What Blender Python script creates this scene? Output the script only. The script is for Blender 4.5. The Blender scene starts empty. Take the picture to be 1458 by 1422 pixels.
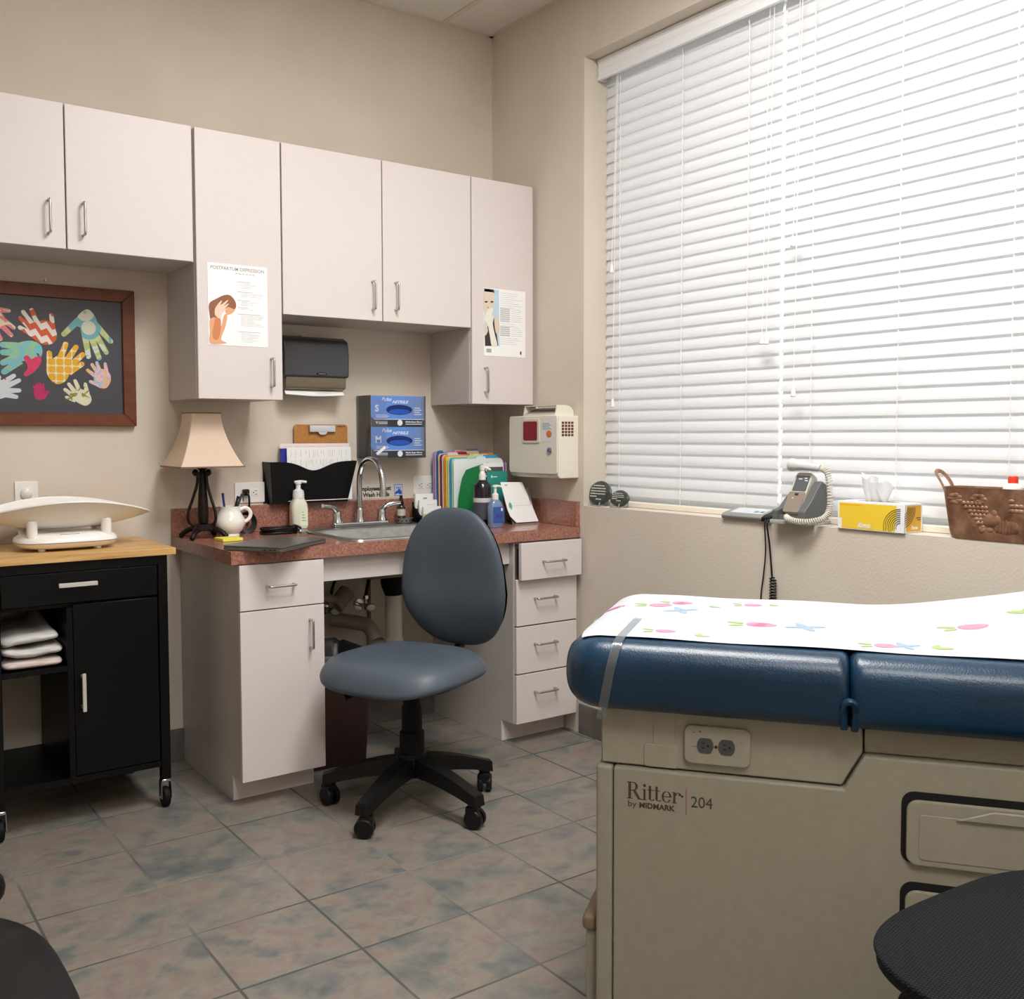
import bpy, bmesh, math, random
from mathutils import Matrix, Vector, Euler
random.seed(7)
PI = math.pi
C = bpy.context.scene.collection
sc = bpy.context.scene

# ------------------------------------------------------------------ materials
def lin(c):
    c = c / 255.0
    return c / 12.92 if c <= 0.04045 else ((c + 0.055) / 1.055) ** 2.4
def rgb(t): return (lin(t[0]), lin(t[1]), lin(t[2]), 1)
MATS = {}
def mat(name, col, rough=0.5, metal=0.0, spec=0.5, coat=0.0, coat_r=0.1, sheen=0.0, emit=None):
    if name in MATS: return MATS[name]
    m = bpy.data.materials.new(name); m.use_nodes = True
    b = m.node_tree.nodes['Principled BSDF']
    b.inputs['Base Color'].default_value = rgb(col)
    b.inputs['Roughness'].default_value = rough
    b.inputs['Metallic'].default_value = metal
    b.inputs['Specular IOR Level'].default_value = spec
    b.inputs['Coat Weight'].default_value = coat
    b.inputs['Coat Roughness'].default_value = coat_r
    b.inputs['Sheen Weight'].default_value = sheen
    MATS[name] = m
    return m
class NT:
    def __init__(s, m): s.m = m; s.t = m.node_tree; s.b = s.t.nodes['Principled BSDF']
    def n(s, typ, **kw):
        x = s.t.nodes.new(typ)
        for k, v in kw.items(): setattr(x, k, v)
        return x
    def l(s, a, b): s.t.links.new(a, b)
    def coord(s, scale=(1, 1, 1), rot=(0, 0, 0)):
        tc = s.n('ShaderNodeTexCoord'); mp = s.n('ShaderNodeMapping')
        mp.inputs['Scale'].default_value = scale; mp.inputs['Rotation'].default_value = rot
        s.l(tc.outputs['Object'], mp.inputs['Vector']); return mp.outputs['Vector']
    def noise(s, vec, scale, detail=3, rough=0.5, dist=0.0):
        x = s.n('ShaderNodeTexNoise'); x.inputs['Scale'].default_value = scale
        x.inputs['Detail'].default_value = detail; x.inputs['Roughness'].default_value = rough
        x.inputs['Distortion'].default_value = dist
        s.l(vec, x.inputs['Vector']); return x.outputs['Fac']
    def ramp(s, fac, stops, interp='LINEAR'):
        r = s.n('ShaderNodeValToRGB'); r.color_ramp.interpolation = interp
        e = r.color_ramp.elements
        while len(e) < len(stops): e.new(0.5)
        for el, (p, c) in zip(e, stops): el.position = p; el.color = rgb(c)
        s.l(fac, r.inputs['Fac']); return r.outputs['Color']
    def math(s, op, a, b=None, c=None):
        x = s.n('ShaderNodeMath', operation=op)
        for i, v in enumerate((a, b, c)):
            if v is None: continue
            if isinstance(v, (int, float)): x.inputs[i].default_value = v
            else: s.l(v, x.inputs[i])
        return x.outputs[0]
    def mix(s, fac, a, b):
        x = s.n('ShaderNodeMix', data_type='RGBA')
        for i, v in ((0, fac), (6, a), (7, b)):
            if isinstance(v, (int, float)): x.inputs[i].default_value = v
            elif isinstance(v, tuple): x.inputs[i].default_value = rgb(v)
            else: s.l(v, x.inputs[i])
        return x.outputs[2]
    def bump(s, h, strength=0.3, dist=0.002):
        x = s.n('ShaderNodeBump'); x.inputs['Strength'].default_value = strength
        x.inputs['Distance'].default_value = dist
        s.l(h, x.inputs['Height']); s.l(x.outputs['Normal'], s.b.inputs['Normal'])
    def color(s, c): s.l(c, s.b.inputs['Base Color'])
def noisy(name, c1, c2, scale, rough=0.5, bump=0.0, bscale=None, stretch=(1, 1, 1), detail=3, lo=0.35, hi=0.65, dist=0.002, **kw):
    if name in MATS: return MATS[name]
    m = mat(name, c1, rough, **kw); t = NT(m); v = t.coord(stretch)
    t.color(t.ramp(t.noise(v, scale, detail), [(lo, c1), (hi, c2)]))
    if bump: t.bump(t.noise(v, bscale or scale, 4), bump, dist)
    return m
def thin_glass(name, tint=(255, 255, 255), haze=0.0, rough=0.02):
    if name in MATS: return MATS[name]
    m = mat(name, tint); nt = m.node_tree; t = NT(m)
    out = nt.nodes['Material Output']
    tr = t.n('ShaderNodeBsdfTransparent'); tr.inputs[0].default_value = rgb(tint)
    gl = t.n('ShaderNodeBsdfGlossy'); gl.inputs['Roughness'].default_value = rough
    fr = t.n('ShaderNodeFresnel'); fr.inputs['IOR'].default_value = 1.4
    mx = t.n('ShaderNodeMixShader'); t.l(fr.outputs[0], mx.inputs[0]); t.l(tr.outputs[0], mx.inputs[1]); t.l(gl.outputs[0], mx.inputs[2])
    last = mx.outputs[0]
    if haze:
        df = t.n('ShaderNodeBsdfDiffuse'); df.inputs[0].default_value = rgb(tint)
        m2 = t.n('ShaderNodeMixShader'); m2.inputs[0].default_value = haze
        t.l(last, m2.inputs[1]); t.l(df.outputs[0], m2.inputs[2]); last = m2.outputs[0]
    t.l(last, out.inputs['Surface'])
    return m

# setting
m_wall = noisy('wall_paint', (215, 205, 191), (210, 199, 185), 3, rough=0.75, bump=0.35, bscale=130, dist=0.0025, spec=0.25)
m_ceil = noisy('ceiling_tile', (244, 241, 236), (224, 219, 211), 120, rough=0.9, bump=0.4, bscale=120, lo=0.32, hi=0.42, spec=0.1)
m_tbar = mat('ceiling_grid', (214, 206, 194), 0.6)
TX, TY, TS = -1.8589, -1.037, 0.306
def floor_material():
    m = mat('floor_tile', (120, 110, 100), 0.42, spec=0.4); t = NT(m)
    tc = t.n('ShaderNodeTexCoord'); sp = t.n('ShaderNodeSeparateXYZ'); t.l(tc.outputs['Object'], sp.inputs[0])
    u = t.math('DIVIDE', t.math('SUBTRACT', sp.outputs[0], TX), TS)
    v = t.math('DIVIDE', t.math('SUBTRACT', sp.outputs[1], TY), TS)
    fu, fv = t.math('FRACT', u), t.math('FRACT', v)
    eu = t.math('MINIMUM', fu, t.math('SUBTRACT', 1.0, fu)); ev = t.math('MINIMUM', fv, t.math('SUBTRACT', 1.0, fv))
    e = t.math('MINIMUM', eu, ev)
    cb = t.n('ShaderNodeCombineXYZ'); t.l(t.math('FLOOR', u), cb.inputs[0]); t.l(t.math('FLOOR', v), cb.inputs[1])
    wn = t.n('ShaderNodeTexWhiteNoise', noise_dimensions='3D'); t.l(cb.outputs[0], wn.inputs['Vector'])
    ad = t.n('ShaderNodeVectorMath', operation='MULTIPLY_ADD')
    t.l(wn.outputs['Color'], ad.inputs[0]); ad.inputs[1].default_value = (9, 9, 9); t.l(tc.outputs['Object'], ad.inputs[2])
    mp = t.n('ShaderNodeMapping'); mp.inputs['Rotation'].default_value = (0, 0, 0.5); mp.inputs['Scale'].default_value = (0.95, 1.1, 1)
    t.l(ad.outputs[0], mp.inputs['Vector']); vec = mp.outputs['Vector']
    n1 = t.noise(vec, 6.2, 5, 0.55, 0.3); n2 = t.noise(vec, 17, 6, 0.65, 0.4)
    base = t.ramp(n1, [(0.33, (85, 95, 97)), (0.42, (110, 112, 109)), (0.49, (131, 127, 116)), (0.55, (133, 115, 107)), (0.61, (135, 128, 117)), (0.69, (94, 100, 102))])
    tint = t.ramp(n2, [(0.36, (92, 96, 96)), (0.5, (133, 122, 114)), (0.64, (143, 138, 126))])
    col = t.mix(0.35, base, tint)
    g = t.n('ShaderNodeMapRange', interpolation_type='SMOOTHSTEP'); t.l(e, g.inputs[0])
    g.inputs[1].default_value = 0.008; g.inputs[2].default_value = 0.014
    gc = t.noise(t.coord(), 2.2, 2)
    grout = t.ramp(gc, [(0.42, (78, 80, 77)), (0.6, (120, 118, 112))])
    t.color(t.mix(g.outputs[0], grout, col))
    hb = t.math('ADD', t.math('MULTIPLY', g.outputs[0], 1.0), t.math('MULTIPLY', n2, 0.25))
    t.bump(hb, 0.5, 0.003)
    rr = t.n('ShaderNodeMapRange'); t.l(g.outputs[0], rr.inputs[0]); rr.inputs[3].default_value = 0.8; rr.inputs[4].default_value = 0.38
    t.l(rr.outputs[0], t.b.inputs['Roughness'])
    return m
m_floor = floor_material()
m_base = noisy('base_tile', (116, 108, 102), (92, 88, 86), 9, rough=0.5, detail=5)
# cabinets
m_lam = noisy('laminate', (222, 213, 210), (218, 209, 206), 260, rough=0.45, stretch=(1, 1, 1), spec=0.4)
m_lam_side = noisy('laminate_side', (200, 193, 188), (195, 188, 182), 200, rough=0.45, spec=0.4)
m_dark = mat('dark_gap', (30, 25, 22), 0.8)
m_chrome = mat('chrome', (205, 207, 210), 0.14, 1.0)
m_nickel = mat('satin_nickel', (188, 188, 186), 0.32, 1.0)
m_steel = noisy('stainless', (178, 178, 174), (160, 160, 157), 30, rough=0.32, stretch=(1, 14, 1), metal=0.9)
def granite():
    m = mat('granite', (160, 98, 80), 0.22, spec=0.5); t = NT(m); v = t.coord()
    n1 = t.noise(v, 95, 4, 0.65); n2 = t.noise(v, 260, 2, 0.5); n3 = t.noise(v, 12, 3)
    a = t.ramp(n1, [(0.33, (92, 56, 46)), (0.45, (150, 99, 84)), (0.58, (176, 122, 105)), (0.7, (202, 156, 140))])
    b = t.ramp(n2, [(0.3, (98, 62, 52)), (0.5, (162, 111, 95)), (0.72, (196, 150, 132))])
    c = t.mix(0.5, a, b)
    t.color(t.mix(t.math('MULTIPLY', n3, 0.25), c, (142, 96, 82)))
    return m
m_granite = granite()
m_white = mat('white_plastic', (236, 234, 229), 0.35)
m_white2 = mat('white_enamel', (240, 238, 232), 0.22, coat=0.3)
m_paper = mat('white_paper', (240, 240, 238), 0.7, spec=0.2)
m_black = mat('black_plastic', (11, 11, 12), 0.42, spec=.35)
m_blackm = mat('black_matte', (9, 9, 10), 0.65, spec=.25)
m_ink = mat('dark_ink', (40, 40, 42), 0.6)
m_grey_ink = mat('grey_ink', (168, 168, 166), 0.7)
m_mid_ink = mat('mid_ink', (120, 118, 114), 0.7)

# ------------------------------------------------------------------ builder
def cat_path(pts, sub=8, closed=False):
    P = [Vector(p) for p in pts]; n = len(P); out = []
    rng = n if closed else n - 1
    for i in range(rng):
        p1, p2 = P[i], P[(i + 1) % n]
        p0 = P[i - 1] if (closed or i > 0) else p1 * 2 - p2
        p3 = P[(i + 2) % n] if (closed or i + 2 < n) else p2 * 2 - p1
        for k in range(sub):
            t = k / sub
            out.append(0.5 * ((2 * p1) + (p2 - p0) * t + (2 * p0 - 5 * p1 + 4 * p2 - p3) * t * t + (3 * p1 - p0 - 3 * p2 + p3) * t ** 3))
    if not closed: out.append(P[-1])
    return out
class MB:
    def __init__(s): s.bm = bmesh.new(); s.mi = 0; s.M = Matrix()
    def _mrg(s, t, M=None):
        for f in t.faces: f.material_index = s.mi
        mm = s.M @ M if M is not None else s.M
        t.transform(mm)
        me = bpy.data.meshes.new('tmp'); t.to_mesh(me); t.free()
        s.bm.from_mesh(me); bpy.data.meshes.remove(me)
        return s
    def box(s, x0, x1, y0, y1, z0, z1, b=0.0, seg=2, M=None):
        t = bmesh.new(); bmesh.ops.create_cube(t, size=1)
        for v in t.verts: v.co = Vector(((x0 + x1) / 2 + v.co.x * (x1 - x0), (y0 + y1) / 2 + v.co.y * (y1 - y0), (z0 + z1) / 2 + v.co.z * (z1 - z0)))
        if b: bmesh.ops.bevel(t, geom=t.edges[:], offset=b, segments=seg, profile=0.5, affect='EDGES')
        return s._mrg(t, M)
    def faces(s, verts, faces, M=None):
        t = bmesh.new(); vs = [t.verts.new(v) for v in verts]
        for f in faces:
            try: t.faces.new([vs[i] for i in f])
            except ValueError: pass
        return s._mrg(t, M)
    def loft(s, rings, closed_ring=True, cap0=True, cap1=True, M=None):
        n = len(rings[0]); V = [v for r in rings for v in r]; F = []
        for i in range(len(rings) - 1):
            for k in range(n if closed_ring else n - 1):
                k2 = (k + 1) % n
                F.append((i * n + k, i * n + k2, (i + 1) * n + k2, (i + 1) * n + k))
        if cap0: F.append(tuple(range(n - 1, -1, -1)))
        if cap1: F.append(tuple((len(rings) - 1) * n + k for k in range(n)))
        t = bmesh.new(); vs = [t.verts.new(v) for v in V]
        for f in F:
            try: t.faces.new([vs[i] for i in f])
            except ValueError: pass
        bmesh.ops.recalc_face_normals(t, faces=t.faces[:])
        return s._mrg(t, M)
    def tube(s, pts, r, n=10, closed=False, sub=6, smooth=True, flat=None, M=None):
        P = cat_path(pts, sub, closed) if smooth and len(pts) > 2 else [Vector(p) for p in pts]
        m = len(P); rings = []
        tang = []
        for i in range(m):
            if closed: d = P[(i + 1) % m] - P[i - 1]
            else: d = P[min(i + 1, m - 1)] - P[max(i - 1, 0)]
            tang.append(d.normalized() if d.length > 1e-9 else Vector((0, 0, 1)))
        ref = Vector((0, 0, 1)) if abs(tang[0].z) < 0.9 else Vector((1, 0, 0))
        u = tang[0].cross(ref).normalized()
        for i in range(m):
            u = (u - tang[i] * u.dot(tang[i]))
            u = u.normalized() if u.length > 1e-6 else tang[i].orthogonal().normalized()
            w = tang[i].cross(u)
            rr = r(i / (m - 1)) if callable(r) else r
            fl = flat or 1.0
            rings.append([P[i] + u * (rr * math.cos(2 * PI * k / n)) + w * (rr * fl * math.sin(2 * PI * k / n)) for k in range(n)])
        if closed: rings.append(rings[0])
        return s.loft(rings, True, not closed, not closed, M)
    def cyl(s, p0, p1, r0, r1=None, n=24, M=None):
        r1 = r0 if r1 is None else r1
        return s.tube([p0, p1], lambda t: r0 + (r1 - r0) * t, n, smooth=False, M=M)
    def lathe(s, prof, c=(0, 0, 0), n=32, M=None, sx=1.0, sy=1.0):
        rings = [[Vector((c[0] + r * sx * math.cos(2 * PI * k / n), c[1] + r * sy * math.sin(2 * PI * k / n), c[2] + z)) for k in range(n)] for r, z in prof]
        return s.loft(rings, True, prof[0][0] > 1e-5, prof[-1][0] > 1e-5, M)
    def ball(s, c, r, n=16, M=None):
        if isinstance(r, (int, float)): r = (r, r, r)
        t = bmesh.new(); bmesh.ops.create_uvsphere(t, u_segments=n, v_segments=max(6, n // 2), radius=1)
        for v in t.verts: v.co = Vector((c[0] + v.co.x * r[0], c[1] + v.co.y * r[1], c[2] + v.co.z * r[2]))
        return s._mrg(t, M)
    def prism(s, poly, ext, b=0.0, seg=2, M=None):
        """poly: 3D points of a planar polygon, ext: extrusion vector"""
        e = Vector(ext); P = [Vector(p) for p in poly]; n = len(P)
        t = bmesh.new(); a = [t.verts.new(p) for p in P]; c = [t.verts.new(p + e) for p in P]
        t.faces.new(a); t.faces.new(c[::-1])
        for i in range(n): t.faces.new((a[i], c[i], c[(i + 1) % n], a[(i + 1) % n]))
        bmesh.ops.recalc_face_normals(t, faces=t.faces[:])
        if b:
            t.normal_update(); ed = [q for q in t.edges if q.calc_face_angle(0) > 0.7]
            bmesh.ops.bevel(t, geom=ed, offset=b, segments=seg, profile=0.5, affect='EDGES', clamp_overlap=True)
        return s._mrg(t, M)
    def flat(s, poly, M=None):
        return s.faces([Vector(p) for p in poly], [tuple(range(len(poly)))], M)
    def grid(s, fn, nu, nv, M=None, flip=False):
        V = [Vector(fn(i / nu, j / nv)) for i in range(nu + 1) for j in range(nv + 1)]
        F = []
        for i in range(nu):
            for j in range(nv):
                a = i * (nv + 1) + j; q = (a, a + 1, a + nv + 2, a + nv + 1)
                F.append(q[::-1] if flip else q)
        return s.faces(V, F, M)
    def pillow(s, outline, top, bot, warp=None, nr=10, nt=48, M=None):
        rings = []
        rho = [math.sin(PI / 2 * (i + 0.6) / (nr + 0.6)) for i in range(nr + 1)]
        w = warp or (lambda x, y: 0)
        for q in rho:
            rings.append([(lambda x, y: Vector((x, y, top(q) + w(x, y))))(*[c * q for c in outline(2 * PI * k / nt)]) for k in range(nt)])
        for q in rho[::-1][1:]:
            rings.append([(lambda x, y: Vector((x, y, bot(q) + w(x, y))))(*[c * q for c in outline(2 * PI * k / nt)]) for k in range(nt)])
        return s.loft(rings, True, True, True, M)
    def text(s, txt, size, M, ext=0.0002, bold=0.0, shear=0.0, align='LEFT', width=None, spacing=1.0):
        cu = bpy.data.curves.new('t', 'FONT'); cu.body = txt; cu.size = size; cu.extrude = ext; cu.offset = bold; cu.shear = shear
        cu.align_x = align; cu.space_character = spacing; cu.resolution_u = 3
        o = bpy.data.objects.new('t', cu); C.objects.link(o)
        dg = bpy.context.evaluated_depsgraph_get(); dg.update()
        me = bpy.data.meshes.new_from_object(o.evaluated_get(dg))
        bpy.data.objects.remove(o); bpy.data.curves.remove(cu)
        t = bmesh.new(); t.from_mesh(me); bpy.data.meshes.remove(me)
        if width and t.verts:
            x0 = min(v.co.x for v in t.verts); x1 = max(v.co.x for v in t.verts)
            k = width / max(1e-6, x1 - x0)
            for v in t.verts: v.co.x = (v.co.x - (x0 if align == 'LEFT' else 0)) * k
        return s._mrg(t, M)
W = {}
def obj(name, mb, mats, parent=None, angle=38, label=None, smooth=True):
    me = bpy.data.meshes.new(name); bm = mb.bm
    bmesh.ops.remove_doubles(bm, verts=bm.verts[:], dist=1e-6)
    loc = W.get(parent.name if parent else None, Vector((0, 0, 0)))
    if parent: bm.transform(Matrix.Translation(-loc))
    bm.to_mesh(me); bm.free()
    for m in (mats if isinstance(mats, (list, tuple)) else [mats]): me.materials.append(m)
    if smooth:
        me.shade_smooth(); me.set_sharp_from_angle(angle=math.radians(angle))
    o = bpy.data.objects.new(name, me); C.objects.link(o)
    if smooth and angle < 50:
        wn = o.modifiers.new('weighted', 'WEIGHTED_NORMAL'); wn.keep_sharp = True
    if parent: o.parent = parent
    W[o.name] = loc
    if label: o['label'] = label
    return o
def thing(name, label, cat, loc, group=None):
    o = bpy.data.objects.new(name, None); C.objects.link(o); o.location = loc; o.empty_display_size = 0.05
    W[o.name] = Vector(loc); o['label'] = label; o['category'] = cat
    if group: o['group'] = group
    return o
def single(name, mb, mats, label, cat, loc, group=None, angle=38):
    """a thing that is one mesh"""
    o = bpy.data.objects.new('x', None); W['__t'] = Vector(loc)
    bpy.data.objects.remove(o)
    mb.bm.transform(Matrix.Translation(-Vector(loc)))
    q = obj(name, mb, mats, None, angle); q.location = loc; W[q.name] = Vector(loc)
    q['label'] = label; q['category'] = cat
    if group: q['group'] = group
    return q
def struct(name, mb, mats, parent=None, angle=38):
    o = obj(name, mb, mats, parent, angle)
    o['kind'] = 'structure'
    return o
def FB(x, z, y): return Matrix(((1, 0, 0, x), (0, 0, -1, y), (0, 1, 0, z), (0, 0, 0, 1)))      # flat frame facing -y
def FR(y, z, x): return Matrix(((0, 0, -1, x), (-1, 0, 0, y), (0, 1, 0, z), (0, 0, 0, 1)))     # flat frame facing -x
def rrect(w, h, r, n=5, cx=0, cy=0):
    out = []
    for sx, sy, a in ((1, 1, 0), (-1, 1, PI / 2), (-1, -1, PI), (1, -1, 3 * PI / 2)):
        for k in range(n + 1):
            t = a + PI / 2 * k / n
            out.append((cx + sx * (w / 2 - r) + r * math.cos(t), cy + sy * (h / 2 - r) + r * math.sin(t), 0))
    return out
def handle_v(x, z0, z1, y, parent):
    mb = MB(); d = 0.03
    mb.tube([(x, y, z0), (x, y - d * .8, z0), (x, y - d, z0 + 0.008), (x, y - d, (z0 + z1) / 2), (x, y - d, z1 - 0.008), (x, y - d * .8, z1), (x, y, z1)], 0.0042, 10, sub=4)
    return obj('handle', mb, m_nickel, parent, label='satin metal pull handle')
def handle_h(x0, x1, z, y, parent):
    mb = MB(); d = 0.03
    mb.tube([(x0, y, z), (x0, y - d * .8, z), (x0 + 0.008, y - d, z), ((x0 + x1) / 2, y - d, z), (x1 - 0.008, y - d, z), (x1, y - d * .8, z), (x1, y, z)], 0.0042, 10, sub=4)
    return obj('handle', mb, m_nickel, parent, label='satin metal pull handle')
# ------------------------------------------------------------------ camera
cam_d = bpy.data.cameras.new('camera'); cam = bpy.data.objects.new('camera', cam_d); C.objects.link(cam)
def set_cam():
    yaw, pitch, roll, f = 0.6205, -0.0499, -0.0023, 1414.35
    px, py = 711.59, 689.18
    fwd = Vector((math.sin(yaw) * math.cos(pitch), math.cos(yaw) * math.cos(pitch), math.sin(pitch)))
    r = Vector((math.cos(yaw), -math.sin(yaw), 0)); u = r.cross(fwd)
    r2 = r * math.cos(roll) + u * math.sin(roll); u2 = -r * math.sin(roll) + u * math.cos(roll)
    m = Matrix((r2, u2, -fwd)).transposed().to_4x4(); m.translation = Vector((-2.6415, -3.7484, 1.2394))
    cam.matrix_world = m
    cam_d.sensor_fit = 'HORIZONTAL'; cam_d.sensor_width = 36; cam_d.lens = f * 36 / 1458
    cam_d.shift_x = (729 - px) / 1458; cam_d.shift_y = -(711 - py) / 1458
    cam_d.clip_start = 0.05; cam_d.clip_end = 100
set_cam(); sc.camera = cam

# ------------------------------------------------------------------ room shell
ZC = 3.0326; ZS = 0.9477; ZW = 2.7519; YW = -0.6424; YW2 = -2.74; XL = -4.9; YR = -4.7; TH = 0.2
mb = MB(); mb.box(XL - .2, TH, YR - .2, .2, -0.1, 0); struct('floor', mb, m_floor)
mb = MB(); mb.box(XL - .2, TH, YR - .2, .2, ZC, ZC + .1)
mb.mi = 1
for k in range(8):
    x = -0.266 - 0.61 * k
    if x > XL: mb.box(x - .012, x + .012, YR, 0, ZC - .004, ZC + .001)
for k in range(4):
    y = -1.02 - 1.22 * k
    mb.box(XL, 0, y - .012, y + .012, ZC - .0035, ZC + .001)
mb.box(XL, 0, -.02, 0, ZC - .005, ZC + .001); mb.box(-.02, 0, YR, 0, ZC - .005, ZC + .001)
struct('ceiling', mb, [m_ceil, m_tbar])
mb = MB(); mb.box(XL - .2, TH, 0, .2, 0, ZC); struct('wall_back', mb, m_wall)
mb = MB(); mb.box(XL - .2, XL, YR, 0, 0, ZC); struct('wall_left', mb, m_wall)
mb = MB(); mb.box(XL - .2, TH, YR - .2, YR, 0, ZC); struct('wall_rear', mb, m_wall)
mb = MB()
mb.box(0, TH, YW, 0, 0, ZC); mb.box(0, TH, YR, YW2, 0, ZC)
mb.box(0, TH, YW2, YW, ZW, ZC); mb.box(0, TH, YW2, YW, 0, ZS)
struct('wall_right', mb, m_wall)
mb = MB(); mb.box(XL, -1.4519, -.01, 0, 0, .125, .002); mb.box(-1.1539, -.331, -.01, 0, 0, .125, .002); struct('baseboard_back', mb, m_base)
mb = MB(); mb.box(-.01, 0, YR, -.6243, 0, .125, .002); struct('baseboard_right', mb, m_base)
# window behind the blinds
wf = MB(); fw = 0.05
for a in ((YW2, YW2 + fw, ZS, ZW), (YW - fw, YW, ZS, ZW), (YW2, YW, ZS, ZS + fw), (YW2, YW, ZW - fw, ZW)):
    wf.box(.165, .19, a[0], a[1], a[2], a[3], .003)
win = struct('window_1', wf, mat('window_frame', (225, 224, 220), .5))
g = MB(); g.box(.175, .179, YW2 + fw, YW - fw, ZS + fw, ZW - fw); obj('pane', g, thin_glass('window_glass'), win)

# ------------------------------------------------------------------ lights
def area(name, loc, sx, sy, power, rot=(0, 0, 0), col=(1, 1, 1)):
    d = bpy.data.lights.new(name, 'AREA'); d.shape = 'RECTANGLE'; d.size = sx; d.size_y = sy; d.energy = power; d.color = col
    o = bpy.data.objects.new(name, d); C.objects.link(o); o.location = loc; o.rotation_euler = rot
    return o
area('ceiling_or_fill_light', (-1.15, -2.2, ZC - .01), 0.6, 1.2, 68, col=(1, .985, .972))
area('ceiling_or_fill_light', (-2.1, -3.95, ZC - .01), 0.6, 1.2, 44, col=(1, .985, .972))  # added fill lamp, unseen, brightens the cabinet fronts from behind the camera
p = area('window_portal', (.24, (YW + YW2) / 2, (ZS + ZW) / 2), 2.1, 1.82, 1, rot=(0, PI / 2, 0))
p.data.size = ZW - ZS; p.data.size_y = YW - YW2
p.data.cycles.is_portal = True
w = bpy.data.worlds.new('world'); sc.world = w; w.use_nodes = True
bg = w.node_tree.nodes['Background']; bg.inputs[0].default_value = (0.93, 0.97, 1.0, 1); bg.inputs[1].default_value = 3.3
sc.view_settings.view_transform = 'Standard'; sc.view_settings.look = 'None'; sc.view_settings.exposure = 0.08
sc.cycles.max_bounces = 8; sc.cycles.diffuse_bounces = 5; sc.cycles.transparent_max_bounces = 16

# ------------------------------------------------------------------ upper cabinets
m_gap_shade = mat('gap_shade', (88, 76, 70), .8)  # shade of the gaps between fronts, put into a dark colour
YD = -0.3243; ZT = 2.2962; DT = 0.018
def carcass(parent, x0, x1, y0, y1, z0, z1, mat_=None):
    mb = MB(); mb.box(x0, x1, y0, y1, z0, z1, .001, 1); mb.mi = 1; mb.box(x0 + .004, x1 - .004, y0 - .0004, y0 + .001, z0 + .004, z1 - .004); return obj('carcass', mb, [mat_ or m_lam_side, m_gap_shade], parent)  # thin dark plate behind the doors paints the shaded gap lines
def door(parent, x0, x1, z0, z1, yf, name='door'):
    mb = MB(); mb.box(x0, x1, yf, yf + DT - .001, z0, z1, .0012, 1); return obj(name, mb, m_lam, parent)
G = 0.0024
def upper(label, x0, x1, z0, doors, gl=.003, gr=.003):
    t = thing('wall_cabinet', label, 'cabinet', ((x0 + x1) / 2, 0, z0))
    carcass(t, x0 + .0005, x1 - .0005, YD + DT + .001, -.001, z0 + .001, ZT - .002)
    for (a, b, hx, h0, h1) in doors:
        d = door(t, a + (gl if a == x0 else G), b - (gr if b == x1 else G), z0, ZT, YD)
        if hx is not None: handle_v(hx, h0, h1, YD, d)
    return t
upper('two-door cream wall cabinet above the framed handprint picture', -2.3138, -1.4818, 1.8367,
      [(-2.3138, -1.8978, -1.951, 1.882, 1.984), (-1.8978, -1.4818, -1.847, 1.885, 1.987)], gr=.008)
upper('tall narrow cream wall cabinet with the postpartum depression poster on its door', -1.4818, -1.165, 1.3674, [(-1.4818, -1.165, -1.212, 1.416, 1.515)])
upper('two-door cream wall cabinet above the sink and paper towel dispenser', -1.165, -.3361, 1.6798,
      [(-1.165, -.7505, -.797, 1.723, 1.828), (-.7505, -.3361, -.695, 1.728, 1.832)])
t = upper('tall narrow cream wall cabinet in the corner, poster of a woman on its door', -.3361, -.0008, 1.3674, [(-.3361, -.0155, -.271, 1.417, 1.516)])
mb = MB(); mb.box(-.70, -.67, YD - .0006, YD, 1.686, 1.694); single('stick_on_label', mb, mat('label_cream', (226, 216, 190), .6), 'tiny cream sticker on bottom edge of the double wall cabinet door above the sink', 'sticker', (-.685, YD, 1.69))

# ------------------------------------------------------------------ base cabinets
DC = .6233; ZCT = .86; ZCB = .8171
YB = -DC
def base(name, label, x0, x1, side_x0):
    t = thing(name, label, 'cabinet', ((x0 + x1) / 2, -.3, 0))
    mb = MB()
    mb.prism([(side_x0, -.001, 0), (side_x0, -.5216, 0), (side_x0, -.5216, .0889), (side_x0, YB + DT + .001, .0889), (side_x0, YB + DT + .001, ZCB - .001), (side_x0, -.001, ZCB - .001)], (x1 - side_x0, 0, 0))
    mb.mi = 1; mb.box(side_x0 + .008, x1 - .006, YB + DT + .0004, YB + DT + .002, .095, ZCB - .01)  # dark face plate, painted shade for the gaps around door and drawers
    obj('carcass', mb, [m_lam_side, m_gap_shade], t)
    mb = MB(); mb.box(side_x0 + .002, x1 - .002, -.5236, -.5216, .001, .0885); obj('toe_kick', mb, m_lam, t)
    return t
t = base('base_cabinet', 'cream base cabinet with one drawer over one door, left end of counter', -1.459, -1.1543, -1.4515)
d = door(t, -1.4555, -1.1553, .6605, .8115, YB, 'drawer'); handle_h(-1.363, -1.269, .737, YB, d)
d = door(t, -1.4555, -1.1553, .0889, .6565, YB); handle_v(-1.21, .513, .609, YB, d)
t = base('drawer_cabinet', 'cream four-drawer base cabinet in the corner, top drawer slightly open', -.3305, -.003, -.3305)
o = .0323
d = MB(); d.box(-.328, -.0206, YB - o, YB - o + DT, .6673, .8128, .0012, 1)
dr = obj('drawer', d, m_lam, t, label='top drawer pulled slightly open')
handle_h(-.222, -.121, .737, YB - o, dr)
d = MB(); d.box(-.315, -.036, YB - o + DT, -.40, .685, .79); obj('drawer_box', d, m_dark, dr)
for z0, z1, hz, hx in ((.4815, .6655, .587, -.24), (.2903, .476, .404, -.24), (.0889, .2848, .2095, -.24)):
    d = door(t, -.328, -.0206, z0, z1, YB, 'drawer'); handle_h(hx, hx + .101, hz, YB, d)
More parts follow.
